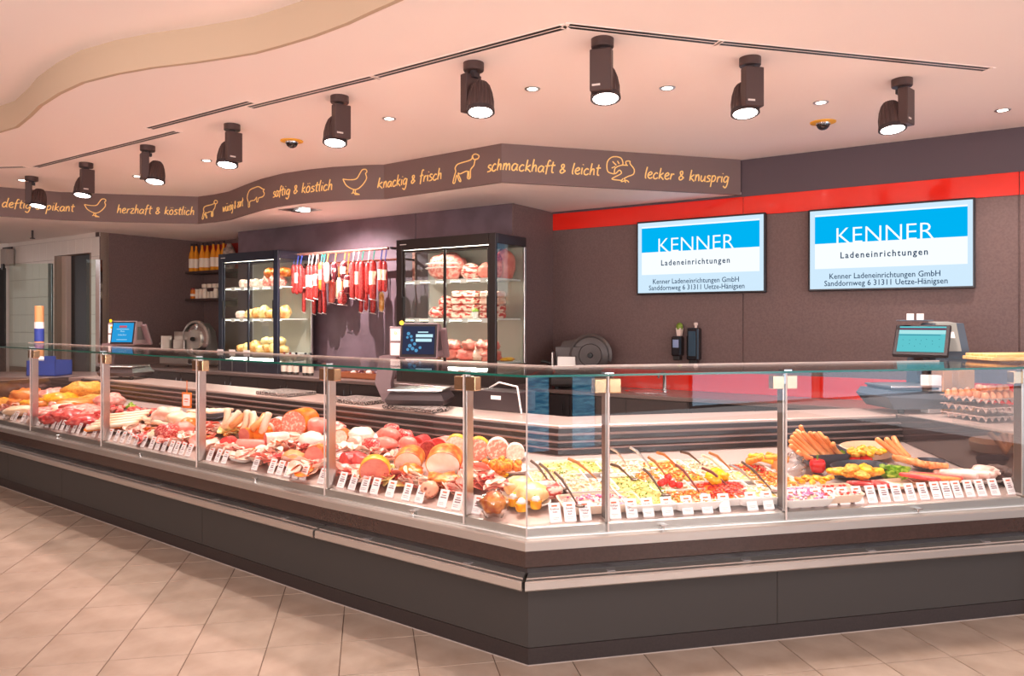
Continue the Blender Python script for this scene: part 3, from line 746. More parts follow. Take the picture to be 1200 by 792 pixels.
tv(746,897,248.5,342.7,'left wall screen with blue and white shop fitter advert'); tv(947,1143,230.8,337.6,'right wall screen, the larger one near the image edge')

# ------------------------------------------------------------------ back counter along the TV wall
m_cab = mat('dark_cabinet', '#352b2c', .4, spec=.4); m_topb = mat('back_worktop', '#8d7670', .3, metal=.3)
x0 = tw0+.02; x1 = tw1
t = thing('back_counter', 'long dark cabinet run with grey worktop under the wall screens', 'counter', wp(x0, CT-.6, 0), math.atan2(tW.y,tW.x))
LB = x1-x0
obj('worktop', MB().bbox(0,LB,-.02,.58,.795,.83,.004), m_topb, t)
obj('carcass', MB().box(0,LB,.02,.58,.08,.795), m_cab, t); obj('plinth', MB().box(0,LB,.06,.5,0,.08), m_inner, t)
nd = 9
for k in range(nd):
    d = obj('door', MB().bbox(k*LB/nd+.003,(k+1)*LB/nd-.003,.0,.02,.09,.785,.003), m_cab, t)
    hx = (k+1)*LB/nd-.05 if k % 2 == 0 else k*LB/nd+.05
    obj('handle', MB().tube([(hx,-.003,.72),(hx,-.03,.715),(hx,-.03,.61),(hx,-.003,.605)], .006, 8), m_chrome, d, smooth=40)
sk = rayc(779, CT-.12); 
t = thing('faucet', 'small chrome faucet against the red splashback', 'faucet', (sk.x, sk.y, .83), math.atan2(tW.y,tW.x))
obj('column', MB().lathe([(.028,0),(.028,.015),(.02,.02),(.018,.16),(.02,.17)],16), m_chrome, t, smooth=30)
obj('spout', MB().tube([(0,0,.15),(0,-.05,.17),(0,-.13,.16),(0,-.15,.13)],.011,10), m_chrome, t, smooth=40)
obj('lever', MB().box(-.006,.006,-.06,.0,.172,.18), m_chrome, t)
sk = rayc(757, CT-.32)
t = thing('sink', 'small oval stainless sink set into the grey back worktop', 'sink', (sk.x, sk.y, .8305), math.atan2(tW.y,tW.x))
obj('rim', MB().loft([[(r*math.cos(2*PI*i/32)*1.3, r*math.sin(2*PI*i/32), z) for i in range(32)] for r, z in ((.16,0),(.16,.004),(.14,.004),(.13,.0008))], caps=False), m_chrome, t, smooth=40)
obj('bowl', MB().lathe([(.13,.0006),(.13,.0008)],32,sx=1.3), m_steel, t)

# wall dispensers and cactus
def disp(px, z0, z1, wd, name, label, blue):
    p = rayc(px, CT-.012); t = thing(name, label, 'dispenser', wp(tc(p), CT-.012, z0), math.atan2(tW.y,tW.x))
    obj('body', MB().bbox(-wd/2,wd/2,-.10,0,0.04,z1-z0,.012), mat('dispenser_dark','#15161c',.15,spec=.7), t)
    obj('nozzle', MB().bbox(-wd/3,wd/3,-.09,-.02,0,.045,.006), m_black, t)
    obj('window', MB().bbox(-wd*.3,wd*.3,-.106,-.099,.12 if blue else .08,z1-z0-.03,.002), mat('dispenser_window' if blue else 'dispenser_gloss', '#8fa3c8' if blue else '#2e4a5c', .1, spec=.8), t)
    return t
zz = lambda px, y: H+(HY-y)/F*rayc(px, CT-.05).y
disp(796.5, zz(796,422), zz(796,394), .095, 'soap_dispenser', 'small soap dispenser with clear window under the potted cactus', True)
disp(815.5, zz(815,427), zz(815,384), .115, 'towel_dispenser', 'tall glossy black dispenser right of the cactus', False)
p = wp(tc(rayc(796.5, CT-.06)), CT-.062, zz(796,393.5)); t = thing('potted_cactus', 'tiny green cactus in pale square pot on the soap dispenser', 'plant', p, 0)
obj('pot', MB().lathe([(.026,0),(.036,.075),(.032,.075),(.031,.065)],4), mat('pot_pale','#f0d8cc',.6), t)
obj('cactus', MB().blob((0,0,.085),(.032,.032,.04),.06,2,16,10,8), mat('cactus','#6d8a2e',.6,col2='#88a03a',scale=90,bump=.5), t, smooth=True)
p = wp(tc(rayc(815, CT-.06)), CT-.05, zz(815,384)); t = tag(obj('bottle_stopper', MB().lathe([(.012,0),(.012,.02),(.02,.024),(.02,.045),(.008,.05)],12), mat('pot_pale','#f0d8cc',.6), loc=p), 'little pink cork topped stopper on the tall black dispenser','stopper')

# ------------------------------------------------------------------ back counter along the refrigerators
x0b, x1b = tdl+.01, blk-.0
t = thing('back_counter', 'low dark cabinet run under the refrigerators and the sausage rail', 'counter', wp(x0b, 5.2, 0), math.atan2(tW.y,tW.x)); LB2 = x1b-x0b
obj('worktop', MB().bbox(0,LB2,-.02,CF-5.2,.865,.90,.004), m_topb, t)
obj('worktop', MB().box(0,tb0-x0b,CF-5.2,CB-5.2,.865,.90), m_topb, t)
obj('carcass', MB().box(0,LB2,.02,CF-5.2,.08,.865), m_cab, t); obj('plinth', MB().box(0,LB2,.06,CF-5.2,0,.08), m_inner, t)
nd = 12
for k in range(nd):
    d = obj('drawer' if k % 3 == 1 else 'door', MB().bbox(k*LB2/nd+.003,(k+1)*LB2/nd-.003,0,.02,.09,.855,.003), m_cab, t)
    hx = (k+1)*LB2/nd-.05 if k % 2 == 0 else k*LB2/nd+.05
    obj('handle', MB().tube([(hx,-.003,.80),(hx,-.03,.795),(hx,-.03,.69),(hx,-.003,.685)], .006, 8), m_chrome, d, smooth=40)

# ------------------------------------------------------------------ refrigerators
m_fr = mat('fridge_frame', '#2a2220', .3, spec=.5); m_frb = mat('fridge_frame_reflection', '#1b2230', .3, spec=.5)  # second frame colour paints in the left refrigerator's blue reflection
m_fin = mat('fridge_inside', '#b9b2a4', .4, metal=.2, bump=.03, bscale=30); m_shelf = mat('fridge_shelf', '#e4ddd6', .3)
m_led = emat('fridge_led', '#fff3dc', 5)
FD = .50; FZ0 = .902; FZ1 = 2.26; CFF = 5.32
def fridge(pxl, pxr, label, fm, doorpane):
    a = rayc(pxl, CFF); b = rayc(pxr, CFF); wd = (b-a).length; hh = FZ1-FZ0
    t = thing('display_refrigerator', label, 'refrigerator', (a.x, a.y, FZ0), math.atan2(tW.y,tW.x), 'glass display refrigerators')
    fr = .055; zt = hh-.105; zb = .19
    obj('top_cap', MB().bbox(0,wd,.03,FD,hh-.09,hh,.004), fm, t); obj('base', MB().bbox(0,wd,.03,FD,0,zb,.004), fm, t)
    obj('back_wall', MB().box(.02,wd-.02,FD-.03,FD-.01,zb,hh-.09), m_fin, t)
    obj('front_frame', MB().bbox(0,.075,0,.03,0,hh,.004).bbox(wd-.075,wd,0,.03,0,hh,.004).box(.075,wd-.075,0,.03,hh-.10,hh).box(.075,wd-.075,0,.03,0,zb), fm, t)
    for q_ in (0, wd-.02): obj('corner_post', MB().bbox(q_,q_+.02,FD-.03,FD,zb,hh-.09,.003), m_steel, t)
    for sx in (.004, wd-.008): obj('side_pane', MB().box(sx,sx+.004,.03,FD-.03,zb,hh-.09), m_pane, t)
    for k, (u0, u1, yy) in enumerate(((.075, wd*.5+.02, .008),(wd*.5-.02, wd-.075, .02))):
        d = obj('sliding_door', MB().bbox(u0,u0+.028,yy,yy+.012,zb,zt,.002).bbox(u1-.028,u1,yy,yy+.012,zb,zt,.002).box(u0,u1,yy,yy+.012,zt-.02,zt).box(u0,u1,yy,yy+.012,zb,zb+.02), fm, t)
        obj('door_pane', MB().box(u0+.02,u1-.02,yy+.004,yy+.008,zb+.02,zt-.02), m_pane, d)
        hx = u0+.014 if k == 0 else u1-.014
        obj('handle', MB().bbox(hx-.012,hx+.012,yy-.016,yy+.0,zb+.42,zb+.62,.003), m_black, d)
    sh = []
    for k, z in enumerate((zb+.008, zb+.40, zb+.76)):
        s = obj('shelf', MB().bbox(.03,wd-.03,.06,FD-.05,z,z+.016,.003), m_shelf, t); sh.append(z+.016)
        for j in range(5 if k else 0):
            xx = wd*(.17+.17*j)+.02*math.sin(j*5+k)
            obj('shelf_label', MB().box(xx-.035,xx+.035,.054,.059,z-.022,z+.018), m_white, t)
        if k: obj('light_strip', MB().box(.04,wd-.04,.07,.085,z-.008,z-.001), m_led, t)
    obj('light_strip', MB().box(.05,wd-.05,.05,.07,hh-.098,hh-.091), m_led, t)
    for k, z in enumerate((zb+.39, zb+.75, hh-.10)):
        l = D.lights.new('strip_light','AREA'); l.shape='RECTANGLE'; l.size=wd-.2; l.size_y=.03; l.energy=3.2; l.color=(1,.95,.84)
        lo = D.objects.new('strip_light', l); C.objects.link(lo); lo.parent = t; lo.location=(wd/2,.1,z-.012); lo.rotation_euler=(math.radians(-20),0,0)
    obj('maker_mark', MB().box(.05,.065,-.002,-.0005,hh-.052,hh-.044).box(.068,.13,-.002,-.0005,hh-.051,hh-.045), m_white, t)
    return t, a, wd, sh
FRR = fridge(464.2,580.7,'right glass refrigerator behind the middle scale, holding hams and bacon',m_fr,0)
FRL = fridge(255.8,325.5,'left glass refrigerator with blue reflection, holding cheese and bread',m_frb,0)
def inF(fr, u, v, sh, dz=0): p = Vector((fr[1].x, fr[1].y))+tW*u+nW*v; return Vector((p.x,p.y,FZ0+fr[3][sh]+dz))

# ------------------------------------------------------------------ food materials
def fm(name, c1, c2, **k):
    a = dict(rough=.35, scale=30, spec=.5); a.update(k); q = lambda c: tuple(x**1.28 for x in rgb(c)[:3]); return mat(name, q(c1), col2=q(c2), **a)
F_HAM = fm('cooked_ham', '#f3a090', '#e88a7c', scale=18)
F_RAW = fm('raw_meat', '#c8343a', '#e87f74', scale=35, rough=.28)
F_RAW2 = fm('raw_pork', '#e8867c', '#f6c6b8', scale=30, rough=.28)
F_SALAMI = fm('salami_cut', '#c93c40', '#f2b0a0', scale=90, lo=.5, hi=.62)
F_SALSK = fm('salami_skin', '#b8353a', '#d96a5e', scale=70, bump=.25, lo=.4, hi=.65)
F_MORT = fm('mortadella_cut', '#f29c86', '#fbdcc8', scale=55, lo=.5, hi=.6)
F_PALE = fm('pale_sausage_cut', '#f6c9b4', '#fbe3d2', scale=70)
F_RIND = fm('orange_rind', '#ef7a22', '#f59a3c', scale=20)
F_YRIND = fm('yellow_rind', '#f2a830', '#f6bf50', scale=20)
F_CASE = fm('white_casing', '#f8e2d8', '#f2c8ba', scale=20)
F_PINK = fm('pink_sausage', '#ee8478', '#f4a294', scale=20)
F_REDS = fm('red_sausage', '#dd4a4a', '#e86a62', scale=30)
F_ORS = fm('orange_sausage', '#ee8a3a', '#f4a860', scale=18)
F_TANS = fm('tan_sausage', '#e59a62', '#f0b27c', scale=14)
F_WHS = fm('white_sausage', '#f4cfae', '#f9e2cc', scale=14)
F_ROAST = fm('roast_crust', '#c26222', '#e8a050', scale=26, bump=.3)
F_ROLL = fm('roast_cut', '#f7d6c0', '#fdeee2', scale=10)
F_FRIED = fm('fried_crumb', '#d87416', '#f0a634', scale=55, bump=.6, rough=.6)
F_YEL = fm('curry_yellow', '#f0a010', '#f8c83c', scale=30, bump=.2)
F_CUTLET = fm('breaded', '#d9912a', '#efb650', scale=60, bump=.4, rough=.6)
F_BREAD = fm('pate_crust', '#eebf82', '#f6d8a8', scale=25, bump=.2)
F_SPECK = fm('speck', '#d4564c', '#f9dccc', scale=16, stretch=(1,1,3), lo=.45, hi=.55)
F_FAT = fm('pork_fat', '#f9dfd0', '#f2bda8', scale=14)
F_BRAWN = fm('brawn', '#a33a28', '#f4b89c', scale=40, kind='voronoi', lo=.2, hi=.5)
F_CHEESE = fm('cheese', '#f2d489', '#f8e6b4', scale=12)
F_CHEESE2 = fm('rind_cheese', '#d99a4c', '#f4d9a0', scale=16)
F_TOM = mat('tomato', '#e01c10', .12, spec=.7); F_PEP = mat('pepper_red', '#d01018', .1, spec=.8); F_PEPY = mat('pepper_yellow', '#f2b408', .15, spec=.7)
F_GREEN = fm('lettuce', '#7fae30', '#c8dc6a', scale=40, bump=.3); F_STEM = mat('stem_green', '#4f7a24', .5)
F_EGG = fm('egg_shell', '#e39a70', '#eeb08a', scale=6, rough=.4)
F_BLOOD = fm('blood_sausage', '#6a2230', '#f0b8b0', scale=22, lo=.5, hi=.58)
m_bowl = mat('bowl_white', '#ece0d8', .25, spec=.5); m_bowlc = mat('bowl_cream', '#f2cfb4', .3); m_bowlk = mat('bowl_slate', '#4c4a54', .3, spec=.5)
m_film = glassmat('cling_film', (.98,.98,.98), 2.0, .08)
# ------------------------------------------------------------------ food builders
random.seed(11)
def at(px, py, h=0.0):
    i, s, d = hit(px, py, h); p = W(i, s, d, deck_z(d)+h); return p, i, s, d
def mpp(p): return p.y/F                                          # metres per pixel at that depth
def capsule(L, r, bend=0, seg=10, n=9, taper=.0):
    pts = []; rs = []
    for k in range(n+4):
        if k == 0: u, q = 0, .25
        elif k == 1: u, q = .02, .7
        elif k == n+3: u, q = 1, .25
        elif k == n+2: u, q = .98, .7
        else: u = .05+.9*(k-2)/(n-1); q = 1
        a = (u-.5)
        pts.append(((u-.5)*L, bend*(a*a*4-.5)*L*.25, 0)); rs.append(r*q*(1-taper*abs(a)*2))
    return MB().tube(pts, rs, seg)
SAUS = {}
def sausage(p, L, r, rot, m, label, group, name='sausage', cat='sausage', bend=.3):
    key = (round(L,3), round(r,4), m.name, round(bend,2))
    if key not in SAUS: SAUS[key] = mesh(name, capsule(L, r, bend), m, True)
    o = D.objects.new(name, SAUS[key]); C.objects.link(o); o.location = p; o.rotation_euler = rot
    return tag(o, label, cat, group)
def log(px, py, rpx, Lk, yaw, body, cut, label, cat='sausage', squash=1.0, pitch=0, name='sausage_loaf', rim=None):
    """a cut loaf lying on the deck; the cut face looks along -axis; yaw = direction of the axis away from the cut"""
    p, i, s, d = at(px, py, .0); r = rpx*mpp(p); p, i, s, d = at(px, py, r*squash)
    L = Lk*r; t = thing(name, label, cat, p, 0)
    R = Matrix.Rotation(math.radians(yaw),4,'Z') @ Matrix.Rotation(math.radians(90-pitch),4,'Y')
    S = Matrix.Diagonal((squash,1,1,1))
    prof = [(r*.98,0),(r,.004),(r,L*.8),(r*.93,L*.93),(r*.6,L*1.0),(r*.15,L*1.02)]
    obj('body', MB().lathe(prof, 28, M=R @ S), body, t, smooth=40)
    obj('cut_face', MB().lathe([(r*.93,-.0022),(r*.93,.001)], 28, M=R @ S), cut, t)
    return t
def lump(px, py, w, dpt, h, m, label, cat='meat', nz=.12, seed=1, yaw=0, name='roast', lift=0, seg=18, rings=12):
    p, i, s, d = at(px, py, 0); k = mpp(p); hh = h*k/2
    p, i, s, d = at(px, py, hh+lift)
    o = obj(name, MB().blob((0,0,0),(w*k/2, dpt*k/2, hh),nz,seed,seg,rings,2.2), m, smooth=True, loc=p, rot=(0,0,ANG[i]+math.radians(yaw)))
    return tag(o, label, cat)
def netted(o, m, n=6):
    pass
SL = {}
def slice_mesh(m, r, var):
    key = (m.name, round(r,3), var)
    if key in SL: return SL[key]
    mb = MB(); n = 18; rings = []
    for rr, dz in ((.0,0),(.5,0),(1,0)):
        pass
    top = []; bot = []
    for rr in (.45, 1.0):
        top.append([(r*rr*math.cos(2*PI*i/n)*(1 if var != 2 else .75), r*rr*math.sin(2*PI*i/n), (.12*r*math.sin(2*PI*i/n*(2+var)+var)*rr + (.25*r*rr*rr if var == 1 else 0))) for i in range(n)])
    rings = [top[0], top[1], [(x*.985,y*.985,z-.0022) for x,y,z in top[1]], [(x,y,z-.0022) for x,y,z in top[0]]]
    mb.loft(rings, True); SL[key] = mesh('slice', mb, m, 50); return SL[key]
def slices(px, py, wpx, m, label, n=9, rpx=8, mode='pile', cat='cold cuts', yaw=0, lift=.006, m2=None):
    p, i, s, d = at(px, py, lift); k = mpp(p)
    t = thing('sliced_meat', label, cat, p, ANG[i]+math.radians(yaw)); r = rpx*k
    for q in range(n):
        me = slice_mesh(m2 if (m2 and q % 3 == 0) else m, r, q % 3)
        if mode == 'fan':
            x = (q/(n-1)-.5)*wpx*k; o = obj('slice', None, None, t, data=me, loc=(x, .0, r*.42), rot=(math.radians(12), math.radians(58), 0))
        elif mode == 'stack':
            o = obj('slice', None, None, t, data=me, loc=(random.uniform(-1,1)*.003, random.uniform(-1,1)*.003, q*.004), rot=(0,0,random.uniform(0,6)))
        else:
            a = random.uniform(0, 6.28); rr = math.sqrt(random.random())*wpx*k*.5
            o = obj('slice', None, None, t, data=me, loc=(rr*math.cos(a), rr*math.sin(a)*.7, .012+.028*(1-rr/(wpx*k*.5+1e-5))+q*.0015), rot=(random.uniform(-.6,.6), random.uniform(-.6,.6), random.uniform(0,6)))
    return t
def tray(px, py, wpx, dk, m, label, cat='tray', round_=False, hgt=.018, lift=.004, rz=0, name='tray'):
    p, i, s, d = at(px, py, lift); k = mpp(p); a = wpx*k/2; b = a*dk
    mb = MB()
    n = 28; e = 1.0 if round_ else .35
    def ring(sc, z):
        out = []
        for j in range(n):
            c, s_ = math.cos(2*PI*j/n), math.sin(2*PI*j/n)
            out.append((math.copysign(abs(c)**e, c)*a*sc, math.copysign(abs(s_)**e, s_)*b*sc, z))
        return out
    mb.loft([ring(.8,0), ring(.86,.002), ring(1,hgt), ring(.985,hgt+.002), ring(.84,.006), ring(.3,.005)])
    o = obj(name, mb, m, smooth=40, loc=p, rot=(math.atan(.165),0,ANG[i]+math.radians(rz)), )
    o.rotation_euler = (Matrix.Rotation(ANG[i]+math.radians(rz),3,'Z') @ Matrix.Rotation(math.atan(.165),3,'X')).to_euler()
    return tag(o, label, cat)
def heap(name, px, py, n, wpx, m, label, group, L=.12, r=.012, yaw=(0,30), cat='sausage', bend=.3, layers=2, pitch=0, dk=.5):
    p, i, s, d = at(px, py, r); k = mpp(p)
    per = max(1, math.ceil(n/layers))
    for q in range(n):
        ly = q//per; u = ((q % per)+.5*(ly % 2))/per-.5
        a = ANG[i]+math.radians(random.uniform(*yaw))
        off = Vector((math.cos(ANG[i])*u*wpx*k, math.sin(ANG[i])*u*wpx*k, 0))+Vector((-math.sin(ANG[i]), math.cos(ANG[i]),0))*random.uniform(-1,1)*.02*dk
        sausage(p+off+Vector((0,0,ly*r*1.7)), L, r, (random.uniform(0,6) if pitch==0 else 0, -math.radians(pitch)*random.uniform(.7,1.2), a), m, label, group, name=name, cat=cat, bend=bend)
GN = 'food'
# ---------------------------------------------------------------- leg 1 + 2: meat display
# trays first
tray(20,480,70,.5,m_bowl,'white tray of orange marinated meat at the far left edge')
tray(92,474,90,.45,m_bowl,'white tray under the yellow schnitzels between the two leftmost posts')
tray(72,490,80,.5,m_bowl,'white tray under the red chops at far left')
tray(140,501,70,.45,m_bowl,'long white tray under the grilling sausages right of the second post')
tray(165,487,95,.4,m_bowlk,'dark tray of cubed red meat behind the grilling sausages')
tray(247,487,64,.45,m_bowlk,'slate box with white sausages beside the fourth glass post')
tray(284,539,34,.5,m_bowl,'small white tray under the folded cold cuts before the red halves')
tray(430,519,150,.32,m_bowl,'long white tray under the stacked roast slices right of the aluminium post')
tray(462,545,60,.6,m_bowl,'white tray of diced cheese and meat salad behind the large ham disc')
tray(578,534,86,.35,m_bowl,'white tray carrying the four round sausage loaves')
tray(590,550,72,.5,m_bowl,'oval white platter under the fried meatballs', round_=True)
tray(612,588,78,.5,m_bowl,'round white plate with egg canapes at the glass corner', round_=True)
# far left raw and marinated goods
for k,(px,py,w_,h_,m,lb) in enumerate([
 (10,461,34,14,F_YEL,'mound of yellow marinated strips at the left picture edge'),
 (32,465,34,20,F_ORS,'mound of orange marinated meat left of the leftmost post'),
 (5,473,26,12,F_CUTLET,'flat yellow breaded piece at the far left edge'),
 (24,481,30,12,F_WHS,'pale poultry breast at the left edge behind the cards'),
 (60,463,34,16,F_RAW2,'pink pork steak behind the yellow schnitzel'),
 (73,468,42,16,F_YEL,'yellow marinated steak beside the leftmost post'),
 (100,458,46,20,F_CUTLET,'golden stuffed roast at the back between the two leftmost posts'),
 (92,461,20,10,F_BLOOD,'small dark striped roast slice on the golden roast'),
 (90,474,40,14,F_ORS,'orange marinated chop in front of the golden roast'),
 (108,469,30,12,F_CUTLET,'yellow breaded schnitzel beside the second post'),
 (78,479,36,12,F_WHS,'white folded escalope in front of the yellow steak'),
 (52,484,36,12,F_RAW2,'pale pork chop at the leftmost post'),
 (66,490,36,14,F_RAW,'dark red beef slice nearest the leftmost post'),
 (84,488,38,16,F_RAW,'red beef steak in the middle of the far left display'),
 (101,493,38,14,F_RAW,'red rump slice left of the second post'),
 (98,481,46,14,F_RAW2,'rosy pork loin row behind the red steaks'),
 (113,486,30,14,F_RAW2,'rosy pork neck slice touching the second post'),
 (128,471,34,18,F_RAW2,'pink cubed meat mound just right of the second post'),
 (118,498,30,8,F_RAW,'thin red slice under the second post'),
 ]):
    lump(px,py,w_,w_*.9,h_,m,lb,seed=k+1,nz=.2,yaw=k*31,name='meat_piece')
for k in range(15):
    rw_ = k//5; px = 52+(k%5)*14+rw_*6; py = 486+(k%5)*2.1-rw_*5.5
    lump(px,py,17,11,7,F_RAW if (k+rw_)%3 else F_RAW2,'folded %s cutlet, %s from left in the %s row of the red meat'%('red' if (k+rw_)%3 else 'rosy',ORD[k%5],('front','middle','back')[rw_]),seed=k+120,nz=.35,yaw=25+k*17,name='meat_cutlet',lift=.03+.012*rw_,seg=14,rings=8)
for k in range(9):
    px = 4+(k%5)*15+(k//5)*7; py = 470+(k%5)*1.2-(k//5)*5
    lump(px,py,18,12,8,F_ORS if k%2 else F_YEL,'small %s marinated strip, %s from left in the %s row at far left'%('orange' if k%2 else 'yellow',ORD[k%5],('front','back')[k//5]),seed=k+140,nz=.35,yaw=k*33,name='marinated_strip',lift=.035,seg=14,rings=8)
# cubed meat in dark tray
for k in range(64):
    px = 126+random.random()*76; py = 482-8*random.random()+ (px-130)*.12
    p,i,s,d = at(px,py,.03+.03*random.random()); r=.021+.008*random.random()
    tag(obj('meat_cube', MB().blob((0,0,0),(r,r*.8,r*.7),.15,k,8,6), F_RAW if k%3 else F_RAW2, smooth=True, loc=p, rot=(0,0,k)),'cube of red goulash meat in the dark tray','meat','goulash cubes in the dark tray')
p,i,s,d = at(153,476,.06); tag(obj('herb_sprig', MB().blob((0,0,0),(.03,.03,.03),.5,4,14,10,5), F_GREEN, smooth=False, loc=p), 'green parsley sprig on the goulash tray','herb')
# long grilling sausages
cols = [F_ORS,F_WHS,F_ORS,F_WHS,F_PINK,F_WHS,F_ORS,F_WHS,F_PINK,F_WHS]
for k in range(10):
    px = 130+k*2.3; py = 500-k*1.7
    p,i,s,d = at(px,py,.055+(k%2)*.018)
    sausage(p,.36,.0175,(0,-.05,ANG[i]+math.radians(72)),cols[k],'long %s grilling sausage in the row right of the second post'%('orange' if cols[k] is F_ORS else 'pale'),'%s grilling sausages right of the second post'%('orange' if cols[k] is F_ORS else 'pale'),name='grilling_sausage',bend=.25)
for k in range(6):
    px = 168+k*4.5; p,i,s,d = at(px,490+k*1.2,.03+(k%2)*.02)
    sausage(p,.24,.018,(0,0,ANG[i]+math.radians(-14)),F_WHS if k%2 else F_PINK,'short %s bratwurst between grilling sausages and third post'%('pale' if k%2 else 'pink'),'%s bratwursts left of the third post'%('pale' if k%2 else 'pink'),name='bratwurst',bend=.5)
for k in range(5):
    px = 158+k*8; p,i,s,d = at(px,502+k*.8,.02)
    sausage(p,.15,.02,(0,0,ANG[i]+math.radians(30)),F_ORS,'thick orange smoked sausage in front of the pale bratwursts','orange smoked sausages before the bratwursts',name='smoked_sausage',bend=.3)
for k,(px,py,w_,h_,m,lb) in enumerate([
 (196,487,40,20,F_FAT,'pale slab of pork belly left of the third post'),
 (213,492,34,18,F_WHS,'creamy poultry piece touching the third post'),
 (186,493,30,10,F_WHS,'pale poultry breast in front of the goulash tray'),
 (197,507,30,20,F_SALAMI,'pink cut salami end with grain in front of the pork belly'),
 (183,511,22,14,F_WHS,'white oval veal sausage piece left of the pink salami end'),
 (214,503,30,16,F_HAM,'pink ham piece beside the third post'),
 (222,497,22,14,F_RIND,'orange rind ham end at the third post'),
 ]):
    lump(px,py,w_,w_*.8,h_,m,lb,seed=k+41,nz=.18,yaw=k*40,name='meat_piece')
# orange framed sign
p,i,s,d = at(219,478,.02); t = thing('offer_sign','small orange framed offer card standing on the pork belly','sign',p,ANG[i]+.3)
obj('frame',MB().bbox(-.05,.05,-.004,.004,0,.13,.003),F_RIND,t); obj('paper',MB().box(-.035,.035,-.006,-.003,.018,.115),m_card,t); obj('print',MB().box(-.02,.02,-.0072,-.0058,.07,.08).box(-.02,.015,-.0072,-.0058,.05,.056),m_logo,t); obj('pin',MB().box(-.003,.003,-.002,.002,.13,.23),F_RIND,t)
# white sausages in slate box
for k in range(9):
    px = 232+k*3.6; p,i,s,d = at(px,481+ (k%2),.045+.012*(k%2))
    sausage(p,.17,.013,(0,-.05,ANG[i]+math.radians(66)),F_WHS,'slender white sausage lying across the slate box','white sausages across the slate box',name='white_sausage',bend=.2)
# sliced goods around third post
for k,(px,py,w_,rp,m,m2,lb) in enumerate([
 (205,520,34,7,F_HAM,F_FAT,'heap of folded ham slices left of the third post behind the cards'),
 (172,517,30,6,F_SALAMI,None,'row of small salami slices behind the third card group'),
 (223,516,24,6,F_FAT,F_HAM,'pale bacon slices directly behind the third post'),
 (243,509,30,7,F_FAT,F_HAM,'pale folded slices right of the third post'),
 (240,520,30,7,F_HAM,F_ORS,'orange edged ham slices right of the third post near the cards'),
 (262,533,34,7,F_FAT,F_HAM,'light cold cut slices in front of the red half sausages'),
 (290,540,40,7,F_FAT,F_PINK,'folded pale cold cuts in the white tray left of the ham halves'),
 (316,545,44,7,F_HAM,F_FAT,'folded rosy cold cuts left of the brown edged ham half'),
 (322,533,36,8,F_FAT,F_ROLL,'broad pale slices in front of the white rind sausage'),
 (352,557,44,7,F_FAT,F_RIND,'orange edged poultry slices left of the aluminium post'),
 (400,546,34,7,F_RAW2,F_FAT,'rosy slices just right of the aluminium post'),
 (405,560,34,7,F_HAM,F_RAW2,'red and white slices behind the first cards right of the aluminium post'),
 (432,566,40,8,F_FAT,F_HAM,'pale folded slices lying over the large ham disc'),
 (462,567,40,7,F_FAT,F_CHEESE,'cream coloured slices with herbs behind the middle cards'),
 (484,566,36,8,F_ROLL,F_FAT,'white turkey breast slices left of the brawn block'),
 (536,572,40,8,F_HAM,F_FAT,'rosy ham slices between brawn block and fifth post'),
 (556,570,34,8,F_FAT,F_RAW2,'white and red slices right of the fifth post'),
 (566,557,40,9,F_HAM,F_FAT,'flat ham slices in front of the fried meatballs'),
 (268,510,28,7,F_CHEESE,F_ORS,'orange cheese slices behind the red half sausages'),
 (340,521,30,8,F_FAT,F_ROLL,'white slices left of the rosy boiled ham'),
 ]):
    slices(px,py,w_,m,lb,n=11,rpx=rp*1.3,m2=m2)
slices(462,522,34,F_SALAMI,'fan of small salami slices before the red half sausages',n=9,rpx=9,mode='fan')
slices(498,532,36,F_SALAMI,'fan of streaky salami slices leaning against the red sausages',n=9,rpx=10,mode='fan',yaw=20)
# heaped white sausages at (290,490)
for k in range(14):
    u = (k%7)/6-.5; ly = k//7
    p,i,s,d = at(288+u*46,498+u*5-ly*5,.06+ly*.06)
    sausage(p,.15,.024,(0,-math.radians(55+20*math.sin(k*2)),ANG[i]+math.radians(90+50*math.sin(k*1.3))),F_WHS if k%3 else F_TANS,'stubby %s sausage in the upright heap left of the mortadella'%('cream' if k%3 else 'tan'),'%s stubby sausages heaped left of the mortadella'%('cream' if k%3 else 'tan'),name='stubby_sausage',bend=.4)
# loaves
log(323,499,9,1.9,88,F_CASE,F_MORT,'pale speckled loaf between the sausage heap and the mortadella')
log(312,503,7.5,2.2,84,F_CASE,F_PALE,'small pale pink loaf behind the thick boiled sausage')
log(344,497,15,2.6,80,F_RIND,F_MORT,'large mortadella with orange rind and white flecks, biggest cut face')
lump(372,499,30,24,19,F_HAM,'pink boiled ham with speckled cut behind the aluminium post',seed=60,name='boiled_ham')
lump(396,502,20,18,15,F_SPECK,'small speckled ham piece at the back right of the aluminium post',seed=66,name='ham_piece')
log(286,510,9.5,2.0,60,F_RIND,F_HAM,'pink ham block with orange rind behind the two red halves',squash=.85)
log(303,509,8,2.2,70,F_RIND,F_RIND,'orange rinded ham end behind the thick boiled sausage')
log(264.5,521,8.5,1.6,80,F_REDS,F_REDS,'round red liver sausage half, the left of the pair')
log(279,522,7.5,4.6,-8,F_PINK,F_REDS,'long red sausage half lying to the right of its round neighbour')
log(311,517,9.5,2.8,30,F_CASE,F_HAM,'thick boiled sausage in white casing with pink cut')
lump(366,516,36,26,19,F_ROLL,'white and rosy boiled ham pile left of the aluminium post',seed=61,name='boiled_ham')
lump(336,516,24,20,10,F_FAT,'flat pale ham piece between boiled sausage and ham pile',seed=67,name='ham_piece')
lump(344,536,32,24,16,F_TANS,'tan rinded ham half left of the aluminium post',seed=62,name='ham_half')
log(368,535,12,1.8,80,F_ROAST,F_HAM,'rosy ham half with cut face hidden partly by the aluminium post')
